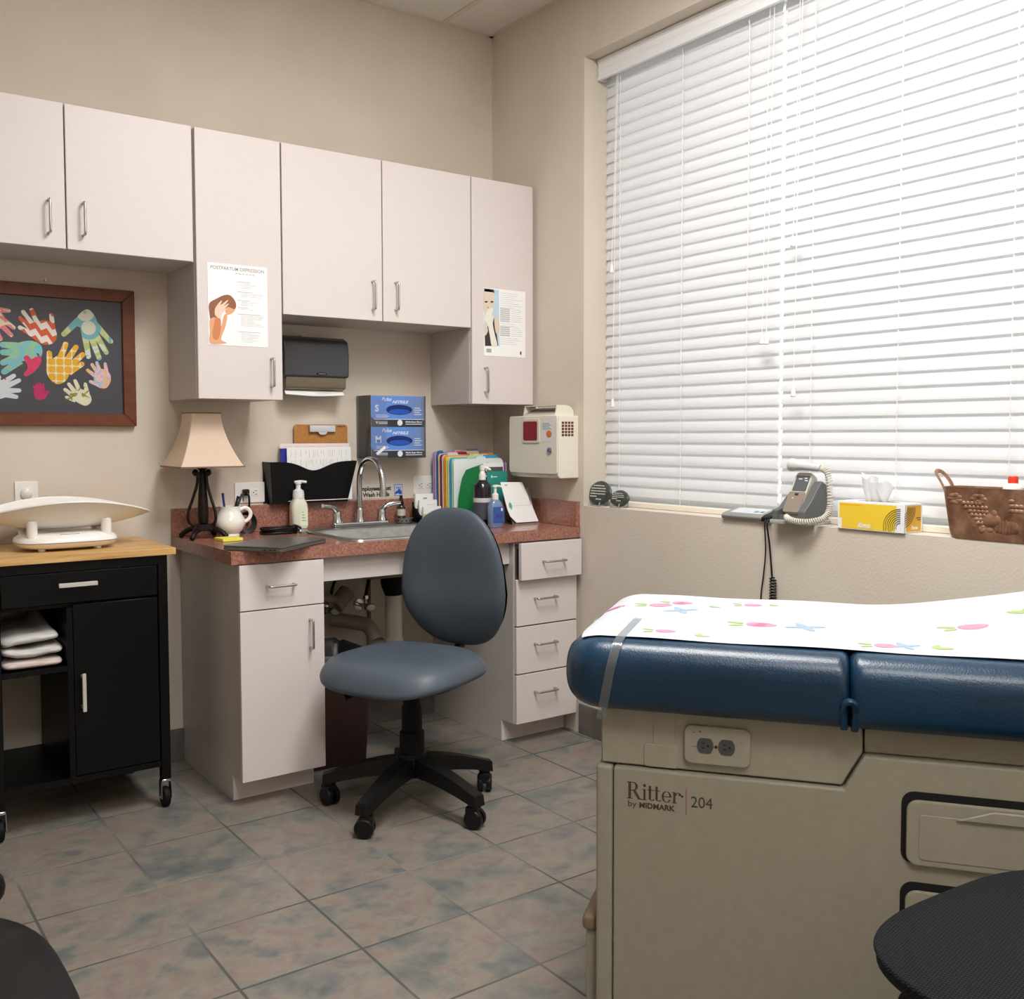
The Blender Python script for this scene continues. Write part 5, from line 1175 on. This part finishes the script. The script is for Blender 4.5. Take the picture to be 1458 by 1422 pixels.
# cushions
def cushion(a0, a1, b0, b1, z0, z1, r, name, ends):
    mb = MB(); n = 40; rings = []
    for i in range(n + 1):
        q = i / n; s = math.sin(PI * (q - .5)) * .5 + .5; a = a0 + (a1 - a0) * s
        e0 = max(0, 1 - (a - a0) / ends[0]); e1 = max(0, 1 - (a1 - a) / ends[1]); e = max(e0, e1)
        k = math.sqrt(max(0, 1 - e * e)); sh_ = (ends[3] if e0 > e1 else ends[4]) * (1 - k)
        big = ends[2] * (1 - math.sqrt(max(0, 1 - e0 * e0)))
        bb0, bb1, zz0, zz1 = b0 + sh_ * 1.0 + big, b1 - sh_ * 1.0 - big, z0 + sh_ * .7, z1 - sh_ * .85
        rr_ = r * .98; ring = []
        for sx, sy, a_s in ((1, 1, 0), (-1, 1, PI / 2), (-1, -1, PI), (1, -1, 3 * PI / 2)):
            for j in range(7):
                t_ = a_s + PI / 2 * j / 6
                rz = min(rr_, (zz1 - zz0) * .46) if sy > 0 else min(.035, (zz1 - zz0) * .4)
                ring.append(Vector((a, (bb0 + bb1) / 2 + sx * ((bb1 - bb0) / 2 - rr_) + rr_ * math.cos(t_) * (1.0), (zz0 + zz1) / 2 + sy * ((zz1 - zz0) / 2 - rz) + rz * math.sin(t_))))
        rings.append(ring)
    mb.loft(rings, M=T); return obj(name, mb, m_vin, tb, angle=60)
cushion(.938, 1.4797, -2.502, -1.85, .702, .839, .052, 'seat_cushion', (.085, .016, .05, .052, .017))
cushion(1.4803, 2.40, -2.502, -1.85, .702, .839, .052, 'back_cushion', (.018, .06, .0, .017, .052))
mb = MB(); mb.tube([(1.468, -2.497, .742), (1.47, -2.504, .756), (1.479, -2.507, .762), (1.488, -2.504, .757), (1.491, -2.497, .742)], .0065, 8, M=T); mb.tube([(1.4695, -2.496, .742), (1.471, -2.492, .708)], .0065, 8, M=T); mb.tube([(1.4905, -2.496, .742), (1.489, -2.492, .706)], .0065, 8, M=T); obj('seam_tab', mb, m_vin, tb)
# paper
def ztop(a):   # surface height along the table
    e = max(0, 1 - (a - .938) / .085); return .839 - .052 * .85 * (1 - math.sqrt(max(0, 1 - e * e)))
def sm(x): x = max(0, min(1, x)); return x * x * (3 - 2 * x)
def pap(u, v):
    b = -2.443 + .531 * v
    if u < .16: q = u / .16; a0 = .9365 + .04 * (1 - v) ** 3; a = a0 + (1.0215 - a0) * (1 - math.cos(q * PI / 2)); z = ztop(a + .0001)
    else: a = .9365 + .085 + (2.375 - 1.0215) * (u - .16) / .84; z = .839
    z += .0022
    edge = sm((b + 2.443) / .15)
    lift = .17 * sm((a - 1.50 - .12 * (1 - v)) / 1.05) * edge
    rip = .0012 * math.sin(a * 19 + b * 13) * sm((a - 1.02) / .1)
    return Vector((a, b, z + lift + rip + .0012))
t = thing('exam_table_paper', 'white exam paper printed with pink and blue flowers on the exam table', 'paper', tuple(T @ Vector((1.7, -2.17, .84))))
mb = MB(); mb.grid(pap, 90, 40, M=T); obj('sheet', mb, mat('exam_paper', (190, 193, 197), .6, spec=.3), t, angle=80)
mb = MB()
def pz(a, b):
    u = .16 + .84 * (a - 1.0215) / (2.375 - 1.0215) if a > 1.0215 else .16 * math.acos(max(-1, min(1, 1 - (a - .9365) / .085))) / (PI / 2)
    return pap(max(0, u), (b + 2.443) / .531).z + .0006
def petal(a, b, ang, L, w_, mi):
    mb.mi = mi; pts = []
    for k in range(12):
        q = 2 * PI * k / 12; x = L / 2 + L / 2 * math.cos(q); y = w_ / 2 * math.sin(q) * (1.0 - .25 * math.cos(q))
        pts.append((a + x * math.cos(ang) - y * math.sin(ang), b + x * math.sin(ang) + y * math.cos(ang)))
    mb.faces([Vector((p[0], p[1], pz(*p))) for p in pts], [tuple(range(12))], M=T)
FM = [mat('fl_pink', (199, 135, 162), .6), mat('fl_blue', (142, 169, 192), .6), mat('fl_green', (153, 178, 108), .6), mat('fl_navy', (99, 126, 167), .6), mat('fl_deep', (192, 100, 138), .6)]
def fl_end():
    global mb
    obj('printed_flower', mb, FM, t, smooth=False); mb = MB()
def rose(a, b, s=1, ang=0):
    s *= 1.2
    petal(a - .022 * s, b, ang, .05 * s, .038 * s, 0); petal(a - .005 * s, b + .002, ang + .5, .026 * s, .016 * s, 4); petal(a - .012 * s, b - .006, ang - .3, .024 * s, .012 * s, 4)
    petal(a - .026 * s, b + .006, ang + 2.7, .03 * s, .014 * s, 2); petal(a - .026 * s, b - .008, ang + 3.5, .026 * s, .013 * s, 2); fl_end()
def blue(a, b, s=1, ang=0):
    s *= 1.35
    for k in range(4): petal(a, b, ang + PI / 2 * k + .4, .03 * s, .013 * s, 1)
    petal(a - .004, b, 0, .008 * s, .008 * s, 3); fl_end()
def leaf(a, b, s=1, ang=0):
    s *= 1.3; petal(a, b, ang, .026 * s, .013 * s, 2); petal(a, b, ang + 1.2, .022 * s, .011 * s, 2); fl_end()
rose(1.075, -2.07, .9, .2); rose(1.12, -2.03, .8, .1); blue(1.13, -2.12, 1); rose(.975, -2.1, .8, .4); rose(1.13, -2.37, .7, .2); leaf(1.195, -2.39, .8)
rose(1.31, -2.25, 1.05, .1); blue(1.4, -2.24, 1.1); rose(1.28, -2.0, .7, .2); leaf(1.32, -1.99, .6); rose(1.545, -2.385, .75, .2); blue(1.58, -2.375, .8); leaf(1.63, -2.385, 1); rose(1.72, -2.2, 1.0, .3); blue(1.95, -2.3, 1.1); rose(2.1, -2.1, 1.0, .2); leaf(1.83, -2.12, 1.5, 1.2); leaf(1.19, -2.06, .7)
# clear strap
mb = MB(); prof = []
for k in range(10):
    q = PI / 2 * k / 9; prof.append((-2.502 + .052 - .0545 * math.sin(q), .839 - .052 + .0565 * math.cos(q)))
prof = [(-2.25, .8445), (-2.35, .8445), (-2.42, .8448)] + prof + [(-2.5045, .74), (-2.5, .715), (-2.497, .69)]
ring = lambda aa: [Vector((aa + .030 * max(0, (z - .69) / .155), b, z)) for b, z in prof]
mb.loft([ring(1.018), ring(1.036)], closed_ring=False, cap0=False, cap1=False, M=T)
single('paper_strap', mb, thin_glass('strap_clear', (206, 212, 216), .14, .12), 'clear plastic strap holding the paper over foot end of the blue cushion', 'strap', tuple(T @ Vector((1.035, -2.49, .8))), angle=60)
# ------------------------------------------------------------------ swivel chairs
def caster(parent, c, ang, r=.031):
    cx, cy = c; d = Vector((math.cos(ang), math.sin(ang), 0)); ax = Vector((-d.y, d.x, 0))
    mb = MB()
    for s in (-1, 1):
        p0 = Vector((cx, cy, r)) + ax * (s * .006); p1 = Vector((cx, cy, r)) + ax * (s * .025)
        mb.tube([p0, p0 + (p1 - p0) * .7, p1], lambda q: r * (1 - .22 * max(0, (q - .4) / .6) ** 2), 24, sub=3)
    mb.box(-.022, .022, -.02, .02, r, r * 2 + .008, .008, 2, M=Matrix.Translation((cx - d.x * .006, cy - d.y * .006, 0)) @ Matrix.Rotation(ang, 4, 'Z'))
    mb.cyl((cx - d.x * .01, cy - d.y * .01, r + .01), (cx - d.x * .01, cy - d.y * .01, r * 2 + .028), .007, n=10)
    return obj('caster', mb, m_black, parent)
def star(parent, cx, cy, R, angs, zc=.185):
    for k in range(5):
        a = math.radians(angs[k]); d = Vector((math.cos(a), math.sin(a), 0)); p = Vector((-d.y, d.x, 0)); rings = []
        for i in range(9):
            q = i / 8; c = Vector((cx, cy, 0)) + d * (.02 + (R - .0) * q); w_ = .033 - .009 * q; zt_ = zc - .012 - .068 * q ** 1.6; h = .058 - .024 * q
            rings.append([c + p * w_ + Vector((0, 0, zt_ - h)), c + p * w_ * .8 + Vector((0, 0, zt_)), c - p * w_ * .8 + Vector((0, 0, zt_)), c - p * w_ + Vector((0, 0, zt_ - h))])
        mb = MB(); mb.loft(rings)
        e = Vector((cx, cy, 0)) + d * R; mb.tube([(e.x, e.y, .072), (e.x, e.y, .108)], .021, 16, smooth=False)
        lg = obj('base_leg', mb, m_black, parent, angle=45)
    for k in range(5):
        a = math.radians(angs[k]); caster(parent, (cx + R * math.cos(a), cy + R * math.sin(a)), a + (.5, 2.4, -1.2, .3, 1.0)[k])
    mb = MB(); mb.lathe([(0, .11), (.046, .11), (.048, .15), (.046, .185), (.036, .19), (.036, .20)], (cx, cy, 0), 24); obj('hub', mb, m_black, parent)
def superell(hw, hd, n, taper=0.0):
    def f(a):
        c, s = math.cos(a), math.sin(a)
        x = hw * math.copysign(abs(c) ** (2 / n), c); y = hd * math.copysign(abs(s) ** (2 / n), s)
        return (x * (1 - taper * y / hd), y)
    return f
def fabric_slate():
    m = mat('slate_vinyl', (92, 102, 112), .46, spec=.4); n = NT(m); v = n.coord()
    n.color(n.ramp(n.noise(v, 5, 3), [(.3, (70, 80, 91)), (.7, (78, 88, 98))])); n.bump(n.math('ADD', n.noise(v, 220, 3), n.math('MULTIPLY', n.noise(v, 14, 2), .8)), .12, .003); return m
m_slate = fabric_slate()
ccx, ccy = -.985, -.925
ch = thing('office_chair', 'armless grey blue swivel task chair on black five-star base at the counter', 'chair', (ccx, ccy, 0))
star(ch, ccx, ccy, .28, (68, 140, 208, 284, 356))
mb = MB(); mb.lathe([(.042, .185), (.041, .255), (.034, .26), (.033, .34), (.029, .345), (.028, .41)], (ccx, ccy, 0), 24); obj('gas_lift', mb, m_blackm, ch)
f = Vector((-.906, -.423, 0)); rt = Vector((-.423, .906, 0))
CM = Matrix(((rt.x, f.x, 0, ccx - .018), (rt.y, f.y, 0, ccy + .012), (0, 0, 1, .016), (0, 0, 0, 1)))
mb = MB(); mb.box(-.09, .09, -.12, .10, .398, .43, .008, 2, M=CM); mb.tube([(.04, .06, .410), (.085, .11, .396), (.12, .15, .378)], .006, 10, M=CM); mb.tube([(.09, .117, .393), (.128, .158, .373)], .0105, 10, M=CM); obj('tilt_mechanism', mb, m_blackm, ch)
mb = MB()
so = superell(.252, .238, 3.0, -.03)
mb.pillow(so, lambda q: .482 + .022 * math.sqrt(max(0, 1 - q ** 5)) - .036 * q ** 12, lambda q: .416 + .020 * q ** 9, warp=lambda x, y: -.9 * max(0, y - .10) ** 2 * 1.6 + .25 * max(0, -y - .1) ** 2 - .010 * math.exp(-(x * x + (y + .03) ** 2) / .02), nr=14, nt=64, M=CM)
obj('seat', mb, m_slate, ch, angle=70)
mb = MB(); mb.pillow(superell(.225, .21, 3.2), lambda q: .425, lambda q: .410, warp=lambda x, y: -.7 * max(0, y - .10) ** 2, nr=3, nt=40, M=CM); obj('seat_shell', mb, m_blackm, ch)
mb = MB(); mb.tube([(.17, .205, .4185), (.08, .222, .413), (0, .226, .412)], .003, 6, M=CM); obj('piping', mb, mat('piping_pale', (170, 170, 166), .6), ch)
mb = MB(); mb.tube([(0, -.1, .41), (0, -.2, .408), (-.01, -.272, .43), (-.03, -.315, .5), (-.035, -.33, .62), (-.035, -.334, .70)], .022, 12, flat=.5, M=CM); obj('back_post', mb, m_black, ch)
bc = Matrix.Translation((-.035, -.275, .724)) @ Matrix.Rotation(math.radians(-6), 4, 'X')
Bk = CM @ bc @ Matrix(((1, 0, 0, 0), (0, 0, 1, 0), (0, 1, 0, 0), (0, 0, 0, 1)))     # x across, y up, z forward
def egg(a):
    c, s = math.cos(a), math.sin(a)
    y = .247 * math.copysign(abs(s) ** (2 / 2.5), s); x = .205 * math.copysign(abs(c) ** (2 / 2.5), c)
    k = 1.02 - .13 * (y / .247) if y > -.05 else 1.046 - .04 * ((-y - .05) / .2)
    return (x * k, y)
mb = MB(); mb.pillow(egg, lambda q: .036 * math.sqrt(max(0, 1 - q ** 4)), lambda q: -.026 * math.sqrt(max(0, 1 - q ** 6)), warp=lambda x, y: .75 * x * x + .010 * math.exp(-((y + .09) / .09) ** 2), nr=14, nt=64, M=Bk)
obj('backrest', mb, m_slate, ch, angle=70)
mb = MB(); mb.pillow(lambda a: tuple(c * .96 for c in egg(a)), lambda q: -.022, lambda q: -.048 * math.sqrt(max(.3, 1 - q ** 6)), warp=lambda x, y: .75 * x * x, nr=5, nt=48, M=Bk); obj('back_shell', mb, m_black, ch)

# black mesh stool at lower right
def mesh_fabric():
    m = mat('black_mesh', (26, 27, 31), .8, spec=.2); n = NT(m); v = n.coord((1, 1, 1), (0, 0, .6))
    s = n.n('ShaderNodeSeparateXYZ'); n.l(v, s.inputs[0])
    a = n.math('SINE', n.math('MULTIPLY', s.outputs[0], 1000)); b = n.math('SINE', n.math('MULTIPLY', n.math('ADD', s.outputs[1], s.outputs[2]), 1000))
    h = n.math('MULTIPLY', a, b); n.color(n.ramp(h, [(.0, (12, 13, 15)), (1.0, (40, 43, 50))])); n.bump(h, .5, .001); return m
m_mesh = mesh_fabric()
qx, qy = -1.20, -3.185
st = thing('swivel_stool', 'black mesh fabric swivel seat at lower right, in front of the exam table', 'stool', (qx, qy, 0))
star(st, qx, qy, .24, (20, 92, 164, 236, 308))
mb = MB(); mb.lathe([(.03, .185), (.03, .30), (.022, .305), (.022, .46)], (qx, qy, 0), 20); mb.box(qx - .08, qx + .08, qy - .08, qy + .08, .452, .472, .006, 2); obj('gas_lift', mb, m_blackm, st)
SM = Matrix.Translation((qx, qy, 0)) @ Matrix.Rotation(-.06, 4, 'Z')
mb = MB(); mb.pillow(superell(.282, .28, 3.4), lambda q: .516 + .046 * (1 - q ** 2.6), lambda q: .470 + .026 * q ** 7, nr=14, nt=72, M=SM); obj('seat', mb, m_mesh, st, angle=70)
mb = MB(); so2 = superell(.28, .278, 3.4); mb.tube([(so2(2 * PI * k / 48)[0], so2(2 * PI * k / 48)[1], .512) for k in range(48)], .0042, 8, closed=True, sub=2, M=SM); obj('piping', mb, m_mesh, st)

# black leather chair at the left edge
lx_, ly_ = -2.635, -2.215
m_lea = noisy('black_leather', (13, 13, 16), (10, 10, 13), 30, rough=.5, bump=.12, bscale=120, spec=.3)
lc = thing('leather_chair', 'black leather chair partly in view at the lower left', 'chair', (lx_, ly_, 0))
LM = Matrix.Translation((lx_, ly_, 0))
mb = MB(); mb.pillow(superell(.305, .29, 3.2), lambda q: .475 + .02 * math.sqrt(max(0, 1 - q ** 4)) - .03 * q ** 8, lambda q: .385 + .03 * q ** 8, warp=lambda x, y: -.006 * math.exp(-((y - .08) / .012) ** 2) - .005 * math.exp(-((y + .02) / .012) ** 2), nr=16, nt=72, M=LM); obj('seat', mb, m_lea, lc, angle=70)
mb = MB(); mb.pillow(superell(.285, .075, 2.6), lambda q: .085 * math.sqrt(max(0, 1 - q ** 2.2)), lambda q: -.085 * math.sqrt(max(0, 1 - q ** 2.2)), nr=10, nt=48, M=LM @ Matrix.Translation((-.012, .325, .47))); mb.pillow(superell(.2, .06, 2.6), lambda q: .26 * math.sqrt(max(0, 1 - q ** 4)), lambda q: -.22 * math.sqrt(max(0, 1 - q ** 4)), nr=10, nt=48, M=LM @ Matrix.Translation((-.03, .375, .70))); obj('backrest', mb, m_lea, lc, angle=70)
for sx in (-1, 1):
    for sy in (-1, 1):
        mb = MB(); mb.cyl((lx_ + sx * .22, ly_ + sy * .2, .002), (lx_ + sx * .2, ly_ + sy * .18, .40), .014, .018, 14); obj('leg', mb, m_black, lc)

# ------------------------------------------------------------------ kitchen-style cart
ct = thing('rolling_cart', 'black rolling cart with bamboo top, drawer, door and open shelf', 'cart', (-1.9, -.24, 0))
m_cart = mat('cart_black', (6, 6, 7), .38, spec=.25)
def bamboo():
    m = mat('bamboo', (206, 166, 104), .4); n = NT(m); v = n.coord((1.5, 22, 22))
    n.color(n.ramp(n.noise(v, 3, 4, .6), [(.3, (186, 140, 82)), (.55, (212, 170, 108)), (.75, (226, 190, 132))])); return m
mb = MB(); mb.box(-2.20, -1.6115, -.465, -.012, .8465, .869, .002, 2); obj('top', mb, bamboo(), ct)
yf = -.455; L0, L1, R0, R1 = -2.17, -2.14, -1.668, -1.638
for x0, x1 in ((L0, L1), (R0, R1)):
    for y0, y1 in ((yf, yf + .03), (-.045, -.015)):
        mb = MB(); mb.box(x0, x1, y0, y1, .098, .846, .0015, 1); lg = obj('leg', mb, m_cart, ct)
        cx, cy = (x0 + x1) / 2, (y0 + y1) / 2
        mb = MB(); mb.box(cx - .016, cx + .016, cy - .016, cy + .016, .086, .0975, .002, 1); mb.box(cx - .0175, cx - .0145, cy - .014, cy + .016, .03, .088, .001, 1); mb.box(cx + .0145, cx + .0175, cy - .014, cy + .016, .03, .088, .001, 1); mb.mi = 1
        mb.tube([(cx - .012, cy + .006, .0335), (cx - .006, cy + .006, .0335), (cx + .006, cy + .006, .0335), (cx + .012, cy + .006, .0335)], lambda q: .033 - .008 * (2 * q - 1) ** 4, 26, sub=3)
        mb.mi = 0; mb.cyl((cx - .019, cy + .006, .0335), (cx + .019, cy + .006, .0335), .005, n=10); obj('caster', mb, [m_chrome, m_blackm], lg)
mb = MB()
mb.box(R0 + .004, R1 - .008, yf + .03, -.045, .141, .846); mb.box(L0 + .008, L1 - .004, yf + .03, -.045, .141, .846)
mb.box(L1, R0, yf + .005, -.02, .141, .160); mb.box(L1, R0, yf + .004, -.02, .816, .846); mb.box(L1, R0, yf + .03, -.02, .70, .71)
mb.box(-1.952, -1.935, yf + .006, -.02, .160, .70); mb.box(-1.935, R0, -.03, -.02, .16, .70); obj('frame', mb, m_cart, ct)
mb = MB(); mb.box(L1, -1.953, yf + .006, -.02, .50, .517, .001, 1); obj('shelf', mb, m_cart, ct)
mb = MB(); mb.box(L1 + .003, R0 - .003, yf + .002, yf + .02, .716, .813, .0015, 1); dr = obj('drawer', mb, m_cart, ct)
def bar(p0, p1, parent):
    mb = MB(); mb.box(min(p0[0], p1[0]), max(p0[0], p1[0]), yf - .028, yf - .018, min(p0[1], p1[1]), max(p0[1], p1[1]), .001, 1)
    v = p0[0] == p1[0] or abs(p1[0] - p0[0]) < .02
    for k in (.1, .9):
        x = (p0[0] + p1[0]) / 2 if v else p0[0] + (p1[0] - p0[0]) * k; z = p0[1] + (p1[1] - p0[1]) * k if v else (p0[1] + p1[1]) / 2
        mb.box(x - .004, x + .004, yf - .02, yf + .003, z - .004, z + .004)
    return obj('handle', mb, mat('handle_pale', (214, 212, 202), .35, .3), parent, label='pale bar handle')
bar((-1.978, .769), (-1.864, .782), dr)
mb = MB(); mb.box(-1.933, R0 - .003, yf + .004, yf + .022, .163, .708, .0015, 1); dr = obj('door', mb, m_cart, ct)
bar((-1.916, .372), (-1.905, .492), dr)
# folded cloths
m_cl = noisy('cloth', (214, 212, 208), (176, 172, 168), 60, rough=.9, stretch=(.25, 2, 1), lo=.45, hi=.7, bump=.3)
m_cl2 = noisy('cloth_pink', (218, 206, 200), (190, 168, 160), 50, rough=.9, stretch=(.3, 2, 1), lo=.42, hi=.65, bump=.3)
def cloth(label, x0, x1, y0, y1, z0, h, seed, m, peak=0):
    mb = MB(); rnd = random.Random(seed); ph_ = rnd.uniform(0, 6)
    def wv(x, y): return .0045 * math.sin(x * 28 + ph_) + .003 * math.sin(x * 61 + 2 * ph_) + peak * math.exp(-(((x - x1 + .02) / .035) ** 2 + ((y - y1 + .03) / .09) ** 2))
    cx, cy = (x0 + x1) / 2, (y0 + y1) / 2
    so_ = superell((x1 - x0) / 2, (y1 - y0) / 2, 9)
    mb.pillow(so_, lambda q: z0 + h * (.5 + .5 * math.sqrt(max(0, 1 - q ** 10))), lambda q: z0 + h * (.5 - .5 * math.sqrt(max(0, 1 - q ** 10))), warp=lambda x, y: wv(cx + x, cy + y) if z0 > .53 else 0, nr=16, nt=80, M=Matrix.Translation((cx, cy, 0)))
    single('folded_cloth', mb, m, label, 'cloth', (cx, cy, z0), 'folded cloths on the cart shelf', 60)
cloth('lowest folded cloth with pinkish print on the open cart shelf', -2.136, -1.958, -.44, -.08, .5175, .028, 1, m_cl2)
cloth('middle white folded cloth of the three on the cart shelf', -2.136, -1.955, -.435, -.08, .5545, .028, 2, m_cl)
cloth('topmost striped white folded cloth with raised back corner on the cart shelf', -2.136, -1.966, -.43, -.09, .593, .028, 3, m_cl, .035)

# ------------------------------------------------------------------ baby scale
bs = thing('baby_scale', 'white digital baby scale with curved tray on the bamboo cart top', 'scale', (-1.91, -.25, .869))
m_scw = mat('scale_white', (238, 236, 230), .3, coat=.2)
def ov(hw, hd, z, n=3.2, cx=-1.91, cy=-.265):
    g = superell(hw, hd, n); return [Vector((cx + g(2 * PI * k / 48)[0], cy + g(2 * PI * k / 48)[1], z)) for k in range(48)]
zb2 = .8695
mb = MB(); mb.loft([ov(.12, .075, zb2 + .006), ov(.147, .1, zb2 + .014), ov(.155, .108, zb2 + .026)]); mb.loft([ov(.155, .108, zb2 + .0285), ov(.152, .106, zb2 + .04), ov(.135, .09, zb2 + .052), ov(.1, .06, zb2 + .057)], cap0=True)
for sx in (-.085, .085):
    for sy in (-.06, .05): mb.cyl((-1.91 + sx, -.265 + sy, zb2), (-1.91 + sx, -.265 + sy, zb2 + .01), .012, n=14)
obj('base', mb, m_scw, bs, angle=50)
mb = MB(); mb.loft([ov(.1535, .1065, zb2 + .026), ov(.1535, .1065, zb2 + .0285)]); obj('seam', mb, m_mid_ink, bs)
mb = MB(); mb.prism([Vector((x, -.355, z)) for x, z in ((-1.962, zb2 + .0465), (-1.86, zb2 + .0465), (-1.868, zb2 + .0495), (-1.954, zb2 + .0495))], (0, .02, .006)); mb.mi = 1; mb.box(-1.945, -1.885, -.352, -.345, zb2 + .050, zb2 + .0535); obj('display', mb, [mat('disp_pale', (216, 216, 210), .3), mat('disp_grey', (120, 120, 118), .3)], bs)
for sx in (-1, 1):
    for yy in (-.33, -.19):
        mb = MB(); x = -1.91 + sx * .113; zt_ = .972 if yy < -.3 else .95
        mb.tube([(x, yy, zb2 + .04), (x, yy, zb2 + .07), (x, yy, zt_ - .02), (x, yy, zt_ - .008), (x, yy, zt_ - .001)], lambda q: .0165 * math.sqrt(max(.02, 1 - max(0, (q - .7) / .3) ** 2)), 16, sub=3); obj('post', mb, m_scw, bs)
mb = MB()
def tray(u, v, off=0):
    s = 2 * u - 1; t_ = 2 * v - 1; s2 = math.copysign(abs(s) ** .8, s)
    k = max(0, 1 - s2 * s2); hw = .155 * k ** .62
    x = -1.91 + .276 * s2; y = -.25 + hw * t_
    z = .977 + k * (-.042 + .092 * abs(t_) ** 2.2) + off
    return Vector((x, y, z))
mb.grid(lambda u, v: tray(u, v, .004), 48, 20); mb.grid(lambda u, v: tray(u, v, -.002), 48, 20, flip=True)
for v in (0, 1): mb.tube([tray(i / 40, v, .001) for i in range(1, 40)], .0038, 8, sub=1)
obj('tray', mb, m_scw, bs, angle=60)

# ------------------------------------------------------------------ under the sink
m_pvc = mat('pvc', (206, 200, 188), .4); m_pvcd = mat('pvc_grey', (150, 140, 128), .5)
t = thing('drain_pipe', 'white vertical drain pipe with dark collar under the sink', 'pipe', (-.717, -.33, .3))
mb = MB(); mb.tube([(-.717, -.33, .66), (-.717, -.33, .33), (-.717, -.30, .285), (-.717, -.24, .28), (-.717, -.2, .31), (-.717, -.185, .38)], .033, 20, sub=4); mb.lathe([(.037, .41), (.037, .44)], (-.717, -.33, 0), 24); obj('tailpiece', mb, m_pvc, t)
mb = MB(); mb.lathe([(.03, .60), (.046, .64), (.05, .66), (.05, .70), (.0, .703)], (-.717, -.33, 0), 28); obj('collar', mb, m_blackm, t)
mb = MB(); mb.tube([(-.717, -.185, .40), (-.73, -.14, .455), (-.80, -.09, .475), (-.86, -.06, .485)], .03, 18); mb.lathe([(.036, 0), (.036, .03)], n=20, M=Matrix.Translation((-.717, -.183, .375))); obj('trap_arm', mb, m_pvcd, t)
mb = MB(); mb.tube([(-1.12, -.25, .64), (-.95, -.16, .60), (-.86, -.11, .575)], .017, 14); mb.tube([(-.862, -.112, .545), (-.80, -.095, .60)], .034, 18, smooth=False); mb.cyl((-.862, -.1, .56), (-.862, -.001, .56), .018, n=14)
single('waste_pipe', mb, m_pvcd, 'grey slanting waste pipe under the counter left of the drain', 'pipe', (-.9, -.1, .57))
for x, lab in ((-.862, 'left chrome shutoff valve under the sink'), (-.70, 'right chrome shutoff valve with round handle, next to the drain pipe')):
    t = thing('shutoff_valve', lab, 'valve', (x, 0, .52), 'shutoff valves under the sink')
    z = .522
    mb = MB(); mb.lathe([(.026, 0), (.024, .006), (.0, .008)], n=20, M=FB(x, z, -.0005)); mb.cyl((x, -.006, z), (x, -.085, z), .0085, n=12); mb.lathe([(.015, 0), (.015, .03)], n=14, M=FB(x, z, -.05)); mb.cyl((x, -.065, z), (x, -.065, z + .035), .008, n=12); mb.lathe([(.0125, .034), (.0125, .048)], (x, -.065, z), 6); obj('body', mb, m_chrome, t)
    mb = MB(); mb.lathe([(0, 0), (.024, .0), (.026, .005), (.02, .011), (0, .012)], n=24, M=FB(x + .01, z, -.086) @ Matrix.Diagonal((1, .62, 1, 1))); obj('handle', mb, mat('valve_handle', (190, 188, 182), .3, .6), t)
    mb = MB(); mb.tube([(x, -.065, z + .045), (x + .01, -.07, z + .10), (x + .03, -.09, z + .18), (x + .02, -.1, z + .27)], .0065, 8); obj('supply_hose', mb, m_blackm, t)
mb = MB(); mb.box(-.66, -.646, -.012, -.0005, .126, .80, .002, 1); single('trim_strip', mb, mat('strip_dark', (120, 100, 80), .6), 'thin vertical trim strip on the wall under the sink', 'strip', (-.653, -.01, .13))
# bin
t = thing('trash_bin', 'dark brown trash bin with a grey bag under the counter beside the base cabinet', 'bin', (-.998, -.29, 0))
def rb(w_, d, z, r=.02): return [Vector((-.998 + p[0], -.29 + p[1], z)) for p in rrect(w_, d, r, 4)]
mb = MB(); mb.loft([rb(.23, .26, .001), rb(.265, .29, .39), rb(.272, .297, .39), rb(.272, .297, .40), rb(.257, .283, .40), rb(.222, .252, .01)], True, True, True); obj('bucket', mb, mat('bin_brown', (46, 26, 22), .45), t)
mb = MB(); n_ = 48
def bag(k, s, z): 
    b = rb(.276 * s, .301 * s, z, .03); return [Vector((p.x + .004 * math.sin(i * 2.1 + k), p.y + .004 * math.cos(i * 1.7 + k), p.z + .008 * math.sin(i * 1.3 + k))) for i, p in enumerate(b)]
mb.loft([bag(0, 1.03, .335), bag(1, 1.03, .37), bag(2, 1.04, .408), bag(3, .98, .422), bag(4, .9, .40), bag(5, .82, .22)], True, False, True); obj('liner_bag', mb, mat('bag_grey', (66, 66, 72), .3), t, angle=60)
